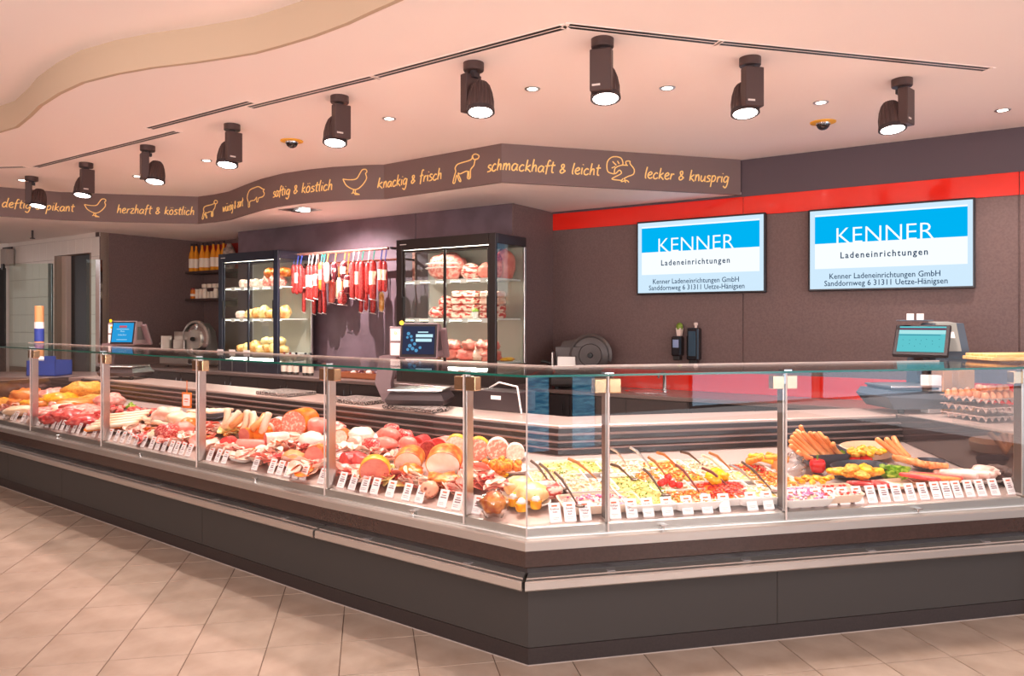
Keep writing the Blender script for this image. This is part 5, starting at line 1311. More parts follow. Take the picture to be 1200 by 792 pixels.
for k,(px,y0,y1,r,m,c_,row) in enumerate(HG):
    c5 = 5.57 if row == 0 else 5.77
    q = rayc(px,c5); z0 = H+(HY-y0)/F*q.y; z1 = H+(HY-y1)/F*q.y; L = z0-z1
    grp = None
    nm_ = names[m.name]
    if m is F_SALSK:
        if px < 354: lb='slim red salami in the leftmost bunch on blue cords'; grp='leftmost slim salamis'
        elif px < 372: lb='slim red salami with white sleeve left of the orange one'; grp='slim salamis left of the orange one'
        elif px < 385: lb='slim red salami hanging beside the orange one'; grp='slim salamis beside the orange one'
        elif px < 421: lb='red salami hanging right of the dark sausages'; grp='red salamis right of the dark sausages'
        elif px < 434: lb='red salami hanging left of the thickest one on the rail'; grp='red salamis left of the thickest one'
        elif px < 440: lb='thickest red salami on the rail' if y0 < 320 else 'lower end of red salami hanging below the thickest one'
        else: lb='short red salami with yellow sleeve at the right end of the rail'; grp='short salamis at the right end'
    elif m is F_BLOOD: lb='dark purple and white salami on an orange cord'; grp='dark and white salamis'
    else: lb={'orange_sausage':'orange salami with white sleeve on a green cord','white_casing':'pale mould coated salami on an orange cord','white_sausage':'cream coloured sausage low in the middle bunch','pink_sausage':'plump pink sausage low in the middle bunch','salami_cut':'round coarse salami ball, lowest of the middle bunch','rind_cheese':'golden dried sausage below the right end pair'}[m.name]
    t = thing('hanging_sausage',lb,'sausage',(q.x,q.y,z0),0,grp)
    b = obj('body',MB().tube([(0,0,0),(0,0,-.012),(0,0,-.03),(.003,0,-L*.5),(0,0,-L+.03),(0,0,-L+.01),(0,0,-L)],[r*.3,r*.75,r,r*1.03,r,r*.75,r*.3],12),m,t,smooth=60)
    zrod = (zr if row == 0 else zr-.10)
    off = nW*((5.60 if row==0 else 5.77)-c5)
    if z0 < zrod: obj('cord',MB().tube([(0,0,-.005),(off.x-.006,off.y,zrod-z0+.012),(off.x+.006,off.y,zrod-z0+.012),(0.002,0,-.005)],.0035,5),m_str[c_],t)
    if k in (1,4,5,7,8,15,17,20,25,27,28,12):
        obj('paper_sleeve',MB().loft([[(r*1.07*math.cos(a*PI/7),r*1.07*math.sin(a*PI/7),z) for a in range(14)] for z in (-L*.28,-L*.62)],caps=False),m_lab,t,smooth=60)
    if y1 > 345: obj('string_end',MB().tube([(-r,-.01,-L*.98),(0,-r,-L),(r*1.2,-.01,-L-.01)],.004,5),m_str['w'],t)

# ------------------------------------------------------------------ bottle shelves in the recess
m_shf = mat('shelf_dark','#4a3934',.5)
xa_, xb_ = tc(rayc(203,CB-.25)), tb0-.0
def wz(px,y,c): return H+(HY-y)/F*rayc(px,c).y
S1 = wz(230,318,CB-.25); S2 = wz(230,350,CB-.25)
for z,lb in ((S1,'upper dark wall shelf carrying the juice bottles'),(S2,'lower dark wall shelf carrying the jars')):
    t = thing('wall_shelf',lb,'shelf',wp(xa_,CB-.30,z),math.atan2(tW.y,tW.x),'dark shelves beside the left refrigerator')
    obj('board',MB().bbox(0,xb_-xa_+.3,0,.30,-.035,0,.003),m_shf,t); obj('bracket',MB().box((xb_-xa_)*.6,(xb_-xa_)*.6+.02,.05,.30,-.11,-.035),m_shf,t); obj('bracket',MB().box(.04,.06,.05,.30,-.11,-.035),m_shf,t)
m_jui = mat('orange_juice','#f09a2a',.2,spec=.6); m_jui2 = mat('dark_wine_bottle','#2a2620',.15,spec=.7); m_lbl = mat('bottle_label','#f4e2cc',.6)
m_gold = mat('amber_oil','#a86a18',.2)
btl = [(211,'d'),(215,'g'),(219,'o'),(225,'o'),(230,'o'),(237,'o'),(243,'o'),(250,'o'),(256,'o'),(262,'o')]
for k,(px,kk) in enumerate(btl):
    c5 = CB-.16-(.05 if k%2 else 0); q = rayc(px,c5); hh = .40 if kk!='g' else .33
    if kk == 'd': lb='dark labelled bottle at the left end of the upper shelf'
    elif kk == 'g': lb='amber oil bottle behind the dark bottle on the shelf'
    else: lb='orange juice bottle, %s from the left on the upper shelf'%ORD[k-2]
    t = thing('bottle',lb,'bottle',(q.x,q.y,S1),0,'bottles on the upper shelf')
    r = .042 if kk=='o' else .036
    obj('body',MB().lathe([(r*.9,0),(r,.006),(r,hh*.55),(r*.8,hh*.66),(r*.4,hh*.78),(r*.36,hh*.93)],16),{'d':m_jui2,'g':m_gold,'o':m_jui}[kk],t,smooth=40)
    obj('cap',MB().lathe([(r*.42,hh*.92),(r*.42,hh),(r*.38,hh*1.005)],12),m_jui2 if kk!='o' else m_spotd,t,smooth=40)
    if kk!='g': obj('label',MB().loft([[(r*1.03*math.cos(a*PI/8),r*1.03*math.sin(a*PI/8),z) for a in range(16)] for z in (hh*.14,hh*.46)],caps=False),m_lbl,t,smooth=60)
q = rayc(269,CB-.18); t = thing('paper_sack','grey printed paper bag at the right end of the upper shelf','bag',(q.x,q.y,S1),.3)
obj('bag',MB().blob((0,0,.17),(.09,.06,.19),.1,3,14,10,3),mat('bag_grey','#6b5a54',.7,col2='#b8a090',scale=14),t,smooth=True); obj('label_panel',MB().bbox(-.05,.05,-.068,-.06,.14,.22,.003),m_lbl,t)
jr = [(206.5,'r'),(212.5,'r'),(216.5,'r'),(221,'r'),(226,'o'),(231,'w'),(235.5,'w'),(240,'w'),(244,'s'),(249,'s'),(253,'w')]
for k,(px,kk) in enumerate(jr):
    q = rayc(px,CB-.15-(.05 if k%3==1 else 0)); hh=.155 if kk in 'ro' else (.14 if kk=='w' else .10); r=.034
    lb = {'r':'jar of red sauce, %s from the left on the lower shelf','o':'jar of orange relish, %s from the left on the lower shelf','w':'pale labelled jar, %s from the left on the lower shelf','s':'squat white lidded jar, %s from the left on the lower shelf'}[kk]%ORD[k]
    t = thing('jar',lb,'jar',(q.x,q.y,S2),0,'jars on the lower shelf')
    obj('glass',MB().lathe([(r*.9,0),(r,.006),(r,hh*.75),(r*.8,hh*.85)],14),{'r':mat('red_sauce','#b8402c',.2),'o':mat('orange_relish','#e07a2c',.2)}.get(kk,m_lbl),t,smooth=40)
    obj('lid',MB().lathe([(r*.86,hh*.84),(r*.86,hh),(r*.8,hh*1.01)],14),m_lbl if kk in 'ws' else mat('lid_red','#8a2c22',.4),t,smooth=40)
    obj('label',MB().loft([[(r*1.03*math.cos(a*PI/7),r*1.03*math.sin(a*PI/7),z) for a in range(14)] for z in (hh*.25,hh*(.46 if kk in 'ro' else .6))],caps=False),m_lbl,t,smooth=60)
for k in range(4):
    q = rayc(240+k*6,CB-.12); tag(obj('gift_tin',MB().lathe([(.04,0),(.042,.05),(.036,.055)],16),m_lbl,smooth=40,loc=(q.x,q.y,S2+.156)),'small white tin stacked on the pale jars','tin','tins stacked on the pale jars')

# ------------------------------------------------------------------ fridge contents
def flump(fr,u,v,sh,r,m,label,cat='meat',seed=1,nz=.1,name='meat_joint',dz=0,rot=0,group=None):
    p = inF(fr,u,v,sh); o = obj(name,MB().blob((0,0,0),r,nz,seed,18,12,2.2,flat=-r[2]*.85),m,smooth=True,loc=(p.x,p.y,p.z+r[2]*.86+dz),rot=(0,0,math.atan2(tW.y,tW.x)+rot)); return tag(o,label,cat,group)
R_ = FRR; wR = R_[2]; L_ = FRL; wL = L_[2]
flump(R_,.42,.26,2,(.21,.13,.15),F_RAW2,'large air dried ham on the top shelf of the right refrigerator',seed=2,name='cured_ham')
for k,z in enumerate((.12,.16)): tag(obj('wire_ring',MB().loft([[(.2*math.cos(a)+ (0.008*math.cos(b))*math.cos(a),.14*math.sin(a)+.008*math.cos(b)*math.sin(a),z+.008*math.sin(b)) for b in (0,2.1,4.2)] for a in [2*PI*j/40 for j in range(41)]],caps=False),m_white,loc=tuple(inF(R_,.40,.24,2)),rot=(0,0,math.atan2(tW.y,tW.x))),'white wire ring around the air dried ham','ring','wire rings around the air dried ham')
flump(R_,.72,.24,2,(.105,.08,.085),F_SPECK,'marbled bacon block on the top shelf beside the air dried ham',seed=3,nz=.05,name='bacon_block')
flump(R_,.91,.24,2,(.10,.09,.085),F_HAM,'rounded pink ham on the top shelf at the door edge',seed=4,name='pink_ham')
flump(R_,1.06,.30,2,(.085,.13,.15),F_HAM,'tall pink ham behind the right door frame',seed=5,name='pink_ham')
flump(R_,1.09,.14,2,(.05,.07,.12),F_RAW,'dark red film packed meat seen through the fridge side glass',seed=6,name='packed_meat')
flump(R_,.33,.22,1,(.08,.08,.06),F_SPECK,'left round bacon roll on the middle shelf of the right refrigerator',seed=7,name='bacon_roll')
flump(R_,.47,.22,1,(.07,.07,.055),F_SPECK,'right round bacon roll on the middle shelf of the right refrigerator',seed=8,name='bacon_roll')
flump(R_,.42,.24,1,(.08,.07,.07),F_SPECK,'bacon roll lying on the other two bacon rolls',seed=9,dz=.09,name='bacon_roll')
for k in range(4):
    p = inF(R_,.70+(k%2)*.012,.22,1); hh=.055
    o = tag(obj('bacon_slab',MB().bbox(-.14,.12,-.09,.09,0,.062,.012),F_SPECK,smooth=False,loc=(p.x,p.y,p.z+k*.064),rot=(0,0,math.atan2(tW.y,tW.x)+.03*k)),['lowest bacon slab of the central stack on the middle shelf','second bacon slab from below in the central middle shelf stack','third bacon slab from below in the central middle shelf stack','topmost bacon slab of the central middle shelf stack'][k],'bacon')
for k in range(4):
    p = inF(R_,1.0,.2,1); tag(obj('bacon_slab',MB().bbox(-.10,.10,-.08,.08,0,.06,.014),F_SPECK if k<2 else F_FAT,loc=(p.x,p.y,p.z+k*.062),rot=(0,0,math.atan2(tW.y,tW.x)-.1+.09*k)),['lowest slab of the right hand bacon stack','second slab of the right hand bacon stack','pale third slab of the right hand bacon stack','pale top slab of the right hand bacon stack'][k],'bacon')
p = inF(R_,.86,.12,1); t = thing('herb_cup','small white cup with green herb on the middle shelf','cup',p,0); obj('cup',MB().lathe([(.025,0),(.032,.06),(.03,.06),(.028,.05)],14),m_white,t,smooth=40); obj('herb',MB().blob((0,0,.07),(.03,.03,.02),.4,3,12,8,5),F_GREEN,t)
for k,(u,v,sx,m) in enumerate(((.30,.2,.10,F_FAT),(.52,.2,.11,F_HAM),(.72,.2,.11,F_PINK),(.86,.22,.10,F_FAT),(.98,.2,.10,F_HAM))):
    flump(R_,u,v,0,(sx,.09,.06+.02*(k%2)),m,'%s vacuum packed meat cut from the left on the bottom shelf'%ORD[k],seed=k+20,name='packed_meat',nz=.2)
    flump(R_,u+.03,v-.02,0,(sx*.7,.07,.05),F_RAW2 if k%2 else F_HAM,'upper packed meat lying on the %s cut of the bottom shelf'%ORD[k],seed=k+30,dz=.10,name='packed_meat',nz=.2)
flump(R_,1.09,.3,0,(.05,.10,.02),F_YEL,'yellow cheese packet on the bottom shelf by the side glass',cat='cheese',seed=3,name='cheese_packet')
# left refrigerator
for k in range(7):
    flump(L_,.18+.11*k+.02*(k%2),.22,2,(.06,.06,.055+.02*(k>3)),F_CASE if k<4 else F_RAW2,'%s wrapped joint from the left, top shelf of the left refrigerator'%ORD[k],seed=k+60,name='wrapped_joint',nz=.2)
for k in range(3): flump(L_,.66+.13*k,.22,2,(.08,.07,.06),F_ROAST,'%s smoked ham on the wrapped joints, top of the left refrigerator'%ORD[k],seed=k+70,dz=.11,name='smoked_ham')
flump(L_,.16,.2,1,(.07,.07,.05),F_CASE,'small white cheese at the left of the middle shelf',cat='cheese',seed=77,name='cheese_loaf')
for k in range(6): flump(L_,.34+.12*k,.2,1,(.075,.07,.06+.01*(k%3)),F_CHEESE2 if k%2 else F_CHEESE,'%s yellow cheese from the left on the middle shelf'%ORD[k],cat='cheese',seed=k+80,name='cheese_loaf')
for k in range(7): flump(L_,.18+.12*k,.2,0,(.08,.07,.05+.012*(k%3)),F_CHEESE if k%2 else F_CHEESE2,'%s cheese wedge from the left on the bottom shelf'%ORD[k],cat='cheese',seed=k+90,name='cheese_wedge')
for k in range(3): flump(L_,.62+.12*k,.2,0,(.07,.06,.05),F_CHEESE,'%s cheese stacked on the bottom shelf wedges'%ORD[k],cat='cheese',seed=k+95,dz=.09,name='cheese_wedge')

# ------------------------------------------------------------------ weighing scales
m_sc = mat('scale_grey','#7a6466',.4,spec=.4); m_scd = mat('scale_dark','#3a3032',.35); m_bez = mat('scale_bezel','#231c1e',.6,spec=.3); m_scb = mat('scale_petrol','#4c5560',.35)
def screen_ui(kind, par, w_, h_):
    if kind == 'dark':
        s = obj('display',MB().box(-w_/2,w_/2,-.0015,0,-h_/2,h_/2),emat('ui_dark','#3a3e58',0.54),par); c1=emat('ui_ice','#bfe6f2',0.75); c2=emat('ui_blue','#5a9cc8',0.68)
        mb=MB()
        for k,(x,z,r) in enumerate(((-.055,.035,.012),(-.04,.02,.010),(-.06,.015,.009),(-.045,-.03,.013),(-.03,-.045,.012),(-.055,-.05,.010),(-.02,-.02,.011),(-.01,-.055,.012),(.01,-.04,.01),(-.035,0,.01))):
            mb.lathe([(r,-.0001),(r,.0008)],10,M=Matrix.Translation((x*w_/.17,-.002,z*h_/.15)) @ Matrix.Rotation(PI/2,4,'X'))
        obj('graphic',mb,c2,s); mb=MB().box(-.005*w_/.17,.05*w_/.17,-.003,-.0015,.040*h_/.15,.046*h_/.15).bbox(-.015*w_/.17,.075*w_/.17,-.003,-.0015,.016*h_/.15,.032*h_/.15,.0006).bbox(-.015*w_/.17,.07*w_/.17,-.003,-.0015,-.008*h_/.15,.008*h_/.15,.0006); obj('text_line',mb,c1,s)
    elif kind == 'blue':
        s = obj('display',MB().box(-w_/2,w_/2,-.0015,0,-h_/2,h_/2),emat('ui_sky','#2a9ad8',0.68),par); c1=emat('ui_ice','#bfe6f2',0.75)
        obj('status_bar',MB().box(-w_*.18,w_*.18,-.003,-.0015,h_*.25,h_*.36),emat('ui_red','#c85a6a',0.68),s)
        text('greeting','Mein',h_*.13,c1,s,(0,-.003,h_*.02),(PI/2,0,0),res=1); text('greeting','Schlachter',h_*.12,c1,s,(0,-.003,-h_*.16),(PI/2,0,0),res=1)
        obj('text_line',MB().box(-w_*.3,w_*.3,-.003,-.0015,h_*.16,h_*.18).box(-w_*.25,w_*.25,-.003,-.0015,-h_*.38,-h_*.36),c1,s)
    else:
        s = obj('display',MB().box(-w_/2,w_/2,-.0015,0,-h_/2,h_/2),emat('ui_aqua','#62c4cc',0.68),par)
        obj('title_bar',MB().box(-w_/2,w_/2,-.003,-.0015,h_*.36,h_*.43),emat('ui_maroon','#7a3a52',0.61),s); obj('header_band',MB().box(-w_/2,w_/2,-.003,-.0015,h_*.20,h_*.34),emat('ui_pale','#a8e0e2',0.71),s)
        obj('menu_line',MB().box(-w_/2,w_*.4,-.0035,-.0025,h_*.14,h_*.16),emat('ui_steel','#3a7a9a',0.61),s)
        mb=MB()
        for k in range(14): x=(-.4+.13*(k%7)+.02*math.sin(k))*w_; z=(-.05-.2*(k//7)-.05*math.sin(k*3))*h_; mb.box(x,x+.004,-.003,-.0015,z,z+.003)
        obj('menu_dot',mb,emat('ui_navy','#22506a',0.54),s)
def scale(pos, rz, label, ui, monw=.25, monh=.235, tilt=10, bh=.34, board=True, narrow=1.0):
    t = thing('weighing_scale',label,'scale',pos,rz,'weighing scales on the worktop')
    # base with platter
    obj('base',MB().loft([[(-.19,-.15,.03),(.19,-.15,.03),(.19,.15,.03),(-.19,.15,.03)],[(-.20,-.17,.065),(.20,-.17,.065),(.20,.16,.065),(-.20,.16,.065)],[(-.17,-.14,.115),(.17,-.14,.115),(.17,.13,.115),(-.17,.13,.115)]]),m_scd,t)
    obj('platter',MB().bbox(-.185,.185,-.155,.12,.122,.132,.003).bbox(-.15,.15,-.12,.09,.115,.123,.002),m_steel,t)
    for sx in (-.15,.15):
        for sy in (-.12,.11): obj('foot',MB().lathe([(.018,0),(.02,.03)],10,M=Matrix.Translation((sx,sy,0))),m_black,t)
    # arm
    obj('arm',MB().loft([[(-.27,.02,.03),(-.20,.02,.03),(-.20,.09,.03),(-.27,.09,.03)],[(-.33,.02,.16),(-.22,.02,.16),(-.22,.10,.16),(-.33,.10,.16)],[(-.30,.03,bh),(-.18,.03,bh),(-.18,.10,bh),(-.30,.10,bh)],[(-.10,.03,bh+.02),(.05,.03,bh+.02),(.05,.10,bh+.02),(-.10,.10,bh+.02)]]),m_sc,t,smooth=30)
    # wedge: customer monitor in front, operator monitor behind
    mt_ = D.objects.new('customer_monitor',mesh('customer_monitor',MB().bbox(-monw/2,monw/2,0,.028,-.006,monh,.006),m_sc)); C.objects.link(mt_); mt_.parent=t; mt_.location=(0,-.07,bh-.005); mt_.rotation_euler=(-math.radians(tilt),0,0)
    obj('bezel',MB().bbox(-monw/2+.006,monw/2-.006,-.003,0,.004,monh-.006,.001),m_bez,mt_)
    ui_=D.objects.new('screen_area',None)
    hold=obj('screen_frame',MB().box(-monw/2+.018,monw/2-.018,-.0042,-.003,.02,monh-.02),m_bez,mt_,loc=None)
    screen_ui(ui,t,monw-.04,monh-.045)
    d_=[c for c in t.children if c.name.startswith('display')][-1]; d_.parent=mt_; d_.location=(0,-.0045,monh/2)
    # sub-parts of the display must not go deeper than three levels
    for c in list(d_.children): c.parent=mt_; c.location=Vector(c.location)+Vector((0,-.0045,monh/2))
    rm=D.objects.new('operator_monitor',mesh('operator_monitor',MB().bbox(-monw*.36,monw*.5,-.028,0,-.0,monh*.95,.006),m_sc)); C.objects.link(rm); rm.parent=t; rm.location=(.03,.19,bh-.005); rm.rotation_euler=(math.radians(26),0,0)
    obj('side_frame',MB().loft([[(monw*.42,-.06,bh),(monw*.42,.18,bh),(monw*.42,.07,bh+monh*.93),(monw*.42,-.03,bh+monh*.93)],[(monw*.47,-.06,bh),(monw*.47,.18,bh),(monw*.47,.07,bh+monh*.93),(monw*.47,-.03,bh+monh*.93)]]),m_sc,t)
    obj('side_slot',MB().loft([[(monw*.475,-.01,bh+.04),(monw*.475,.11,bh+.04),(monw*.475,.05,bh+monh*.72),(monw*.475,.0,bh+monh*.72)],[(monw*.478,-.01,bh+.04),(monw*.478,.11,bh+.04),(monw*.478,.05,bh+monh*.72),(monw*.478,.0,bh+monh*.72)]]),m_scd,t)
    pp=obj('notice_holder',MB().bbox(-monw/2-.10,-monw/2-.01,.03,.04,bh-.01,bh+monh*.86,.004),m_sc,t); obj('notice',MB().box(-monw/2-.09,-monw/2-.02,.027,.030,bh+.005,bh+.09).box(-monw/2-.09,-monw/2-.02,.027,.030,bh+.105,bh+monh*.80),m_card,pp); obj('notice_dot',MB().lathe([(.012,-.001),(.012,.001)],14,M=Matrix.Translation((-monw/2-.055,.026,bh+monh*.68)) @ Matrix.Rotation(PI/2,4,'X')),F_PEPY,pp)
    obj('sticker',MB().lathe([(.016,-.001),(.016,.0012)],14,M=Matrix.Translation((-monw/2+.02,-.078,bh+monh*.97)) @ Matrix.Rotation(PI/2,4,'X')),mat('sticker_yellow','#f6d21a',.4),t)
    return t
def onwork(px, d, seg=None):
    for i in range(3):
        s = s_of_px(i, px, d)
        if (i==2 and s>=s_start(2,d)) or (i<2 and s_start(i,d)<=s<=s_end(i,d)): return W(i,s,d,.9025), ANG[i]
p,a = onwork(493,1.08); scale(p,math.radians(-8),'middle weighing scale with dark picture screen facing the shop','dark',bh=.345,monw=.26,monh=.235)
p,a = onwork(148,1.08); scale(p,math.radians(-10),'left weighing scale with blue greeting screen in front of the dark wall','blue',bh=.35,monw=.27,monh=.24)
# right scale: operator screen turned to the left, printer body beside
q = Vector(((1078-600)/F*4.85,4.85)); t = thing('weighing_scale','right weighing scale with aqua till screen and rounded printer housing','scale',(q.x,q.y,.9025),math.radians(6),'weighing scales on the worktop')
obj('base',MB().loft([[(-.28,-.16,.03),(.22,-.16,.03),(.24,.15,.03),(-.28,.15,.03)],[(-.34,-.18,.11),(.28,-.18,.08),(.30,.17,.08),(-.34,.17,.11)],[(-.32,-.16,.15),(.26,-.16,.13),(.28,.15,.13),(-.32,.15,.15)]]),m_scb,t,smooth=20)
obj('platter',MB().bbox(-.31,.03,-.17,.12,.165,.178,.004),m_steel,t); obj('platter_frame',MB().bbox(-.30,.02,-.16,.11,.152,.166,.003),m_scd,t)
for sx in (-.2,.18): obj('foot',MB().lathe([(.02,0),(.02,.03)],10,M=Matrix.Translation((sx,-.1,0))),m_black,t)
obj('column',MB().loft([[(.08,.0,.13),(.22,.0,.13),(.22,.1,.13),(.08,.1,.13)],[(.02,.02,.40),(.20,.02,.40),(.20,.12,.40),(.02,.12,.40)]]),m_scd,t)
mt_=obj('till_monitor',MB().bbox(-.16,.16,0,.03,0,.245,.006),m_bez,t,loc=(-.06,-.08,.365)); mt_.rotation_euler=(Matrix.Rotation(math.radians(-44),3,'Z') @ Matrix.Rotation(-math.radians(36),3,'X')).to_euler()
screen_ui('aqua',mt_,.27,.20)
d_=[c for c in mt_.children][-1]; d_.location=(0,-.001,.127)
for c in list(d_.children): c.parent=mt_; c.location=d_.location
obj('card_ledge',MB().bbox(-.10,.14,.06,.10,.585,.593,.002),m_scb,t); 
for k,x in enumerate((-.04,.03)): obj('standing_note',MB().box(x,x+.05,.075,.078,.593,.635),m_card,t)
obj('printer_housing',MB().loft([[(x,.02,.13),(x,.26,.13),(x,.25,.32),(x,.19,.50),(x,.09,.575),(x,-.01,.57),(x,-.06,.40)] for x in (.08,.30)]),m_scb,t,smooth=50)
obj('printer_cover',MB().loft([[(x,-.070,.39),(x,-.02,.572),(x,.06,.582),(x,.055,.56),(x,-.01,.55),(x,-.055,.39)] for x in (.10,.24)]),mat('printer_cover','#8f9088',.4),t)
obj('printer_label',MB().add([(.15,-.050,.475),(.21,-.050,.475),(.21,-.038,.515),(.15,-.038,.515)],[(0,1,2,3)]),m_card,t)

# cutting boards, worktop things
m_gran = mat('speckled_granite','#1c1818','.3' and .45,col2='#c9b9b0',scale=120,lo=.52,hi=.56,detail=2)
for px,dd,w_,lb in ((335,1.06,.40,'speckled granite cutting board left of the aluminium post'),(422,1.05,.40,'speckled granite cutting board right of the aluminium post'),(498,1.05,.46,'speckled granite board under the middle scale')):
    p,a = onwork(px,dd); tag(obj('cutting_board',MB().bbox(-w_/2,w_/2,-.14,.14,.0,.028 if px<490 else .0,.004) if px<490 else MB().bbox(-w_/2,w_/2,-.175,-.02,.0,.028,.004),m_gran,loc=p,rot=(0,0,a)),lb,'cutting board')
p,a = onwork(588,1.22); t = thing('cash_drawer','dark cash drawer with pale label on the worktop left of the corner','drawer',p+Vector((0,.1,0)),a)
obj('housing',MB().bbox(-.18,.2,-.08,.1,0,.13,.004),m_scd,t); obj('name_plate',MB().box(-.03,.05,-.083,-.08,.075,.1),m_card,t)
obj('cable',MB().tube([(-.1,0,.14),(.05,-.1,.19),(.2,-.11,.17),(.23,-.12,.05),(.24,-.12,.005)],.006,8),m_white,t,smooth=60)

# ------------------------------------------------------------------ slicers
m_sl = mat('slicer_silver','#c8bfb6',.28,metal=.8); m_sld = mat('slicer_dark','#4a413e',.3,metal=.4)  # silver metal, and a darker metal for the dark slicer
def slicer(pos, rz, label, sc=1.0, dark=False):
    t = thing('meat_slicer',label,'slicer',pos,rz); m1 = m_sld if dark else m_sl
    t.scale=(sc,sc,sc)
    obj('base',MB().bbox(-.26,.26,-.18,.18,.02,.11,.02),m1,t)
    for sx in (-.2,.2):
        for sy in (-.13,.13): obj('foot',MB().lathe([(.02,0),(.02,.03)],10,M=Matrix.Translation((sx,sy,0))),m_black,t)
    RX = Matrix.Translation((.07,-.02,.27)) @ Matrix.Rotation(PI/2,4,'X')
    obj('blade',MB().lathe([(.005,.012),(.14,.004),(.155,.0),(.14,-.004)],40,M=RX),m_sld if dark else m_chrome,t,smooth=30)
    obj('blade_guard',MB().loft([[(r*math.cos(a),r*math.sin(a),z) for a in [PI*1.75*j/30-.3 for j in range(31)]] for r,z in ((.155,-.02),(.178,-.012),(.178,.014),(.155,.02))],caps=False,closed=False,M=RX),m_sld if dark else m_sl,t,smooth=40)
    obj('blade_cover',MB().lathe([(.09,.028),(.095,.02),(.095,.0)],30,M=RX),m_sld if dark else m_sl,t,smooth=30)
    obj('cover_knob',MB().lathe([(.018,.06),(.022,.05),(.018,.028)],14,M=RX),m_black,t,smooth=40)
    obj('motor_housing',MB().loft([[(-.22,.02,.10),(.16,.02,.10),(.16,.17,.10),(-.22,.17,.10)],[(-.20,.03,.30),(.14,.03,.34),(.14,.15,.34),(-.20,.15,.30)],[(-.16,.05,.38),(.08,.05,.42),(.08,.13,.42),(-.16,.13,.38)]]),m1,t,smooth=50)
    c = obj('carriage',MB().bbox(-.24,-.02,-.17,-.05,.16,.175,.004).bbox(-.24,-.225,-.17,-.05,.17,.30,.004).bbox(-.2,-.05,-.06,-.05,.17,.26,.003),m_sl,t)
    obj('carriage_handle',MB().tube([(-.24,-.1,.2),(-.30,-.1,.22),(-.33,-.1,.22)],.013,10),m_sl if not dark else m_black,c,smooth=40)
    obj('gauge_plate',MB().bbox(-.22,.03,-.035,-.022,.13,.34,.004),m1,t)
    obj('dial',MB().lathe([(.034,.02),(.034,0)],20,M=Matrix.Translation((.19,-.18,.065)) @ Matrix.Rotation(PI/2,4,'X')),m_chrome,t,smooth=40); obj('dial_ring',MB().lathe([(.022,.026),(.022,.018)],20,M=Matrix.Translation((.19,-.18,.065)) @ Matrix.Rotation(PI/2,4,'X')),m_black,t)
    return t
def wallpt(px, c, z): q = rayc(px,c); return Vector((q.x,q.y,z))
slicer(wallpt(226,5.55,.902),math.atan2(tW.y,tW.x)+.15,'silver meat slicer below the bottle shelves',1.3)
slicer(wallpt(682,CT-.30,.832),math.atan2(tW.y,tW.x)+.45,'dark meat slicer on the back counter left of the wall screens',1.18,True)
# acrylic guard around the right slicer
for nm_,px,c5,w_,h_,rz,lb in (('display_stand',666,CT-.2,.14,.44,.2,'smoked acrylic splash guard standing left of the dark slicer'),):
    q=rayc(px,c5); tag(obj('splash_guard',MB().bbox(-w_/2,w_/2,-.004,.004,0,h_,.002),mat('smoked_acrylic','#5a504c',.1,spec=.8),loc=(q.x,q.y,.832),rot=(0,0,math.atan2(tW.y,tW.x)+rz)),lb,'splash guard')

# ------------------------------------------------------------------ eggs and boxes at the right end
m_carton = mat('egg_carton','#c9a79a',.8,col2='#b8968a',scale=60)
bx0 = W(2,LEN[2]+.36,.62,.9025)
for k in range(3):
    t = thing('egg_tray',['lowest grey cardboard egg tray of the stack','middle grey cardboard egg tray of the stack','topmost grey cardboard egg tray filled with brown eggs'][k],'egg tray',bx0+Vector((0,0,k*.052)),ANG[2]+.08)
    nx,ny=24,24; v=[]; f=[]; Sx=.30
    for y in range(ny+1):
        for x in range(nx+1):
            u,w_=x/nx*6,y/ny*6; v.append((u/6*Sx-.15,w_/6*Sx-.15,.026-.024*math.cos(2*PI*u)*math.cos(2*PI*w_)*.5-.024*.5*(math.cos(2*PI*u)+math.cos(2*PI*w_))*.5))
    for y in range(ny):
        for x in range(nx): q=y*(nx+1)+x; f.append((q,q+1,q+nx+2,q+nx+1))
    obj('tray_shell',MB().add(v,f),m_carton,t,smooth=True)
    rim=[(-.156,-.156),(.156,-.156),(.156,.156),(-.156,.156)]
    obj('tray_rim',MB().loft([[(x*.955,y*.955,.030) for x,y in rim],[(x,y,.030) for x,y in rim],[(x,y,.034) for x,y in rim],[(x*.955,y*.955,.034) for x,y in rim]],caps=False),m_carton,t)
egg_me = mesh('egg',MB().lathe([(.004,-.026),(.014,-.022),(.021,-.008),(.021,.003),(.017,.016),(.009,.026),(.003,.029)],16),F_EGG,True)
Rz = Matrix.Rotation(ANG[2]+.08,3,'Z')
for y in range(6):
    for x in range(6):
        if (x+y*3)%7==6 and y>1: continue
        pos = bx0+Rz @ Vector((x/6*.3-.125,y/6*.3-.125,0))+Vector((0,0,.104+.042+.004*math.sin(x*3+y)))
        o=D.objects.new('egg',egg_me); C.objects.link(o); o.location=pos; o.rotation_euler=(.2*math.sin(x*5+y),.2*math.cos(x+y*4),0); tag(o,'brown egg standing in the topmost egg tray','egg','brown eggs in the topmost tray')
for k,(x,y) in enumerate(((-.10,-.1),(-.045,-.09),(.01,-.1),(-.07,-.04),(.06,-.09))):
    pos=bx0+Rz @ Vector((x,y,0))+Vector((0,0,.104+.088)); o=D.objects.new('egg',egg_me); C.objects.link(o); o.location=pos; o.rotation_euler=(1.3,.2*k,k); tag(o,'loose brown egg lying on top of the other eggs','egg','loose eggs on top of the tray')
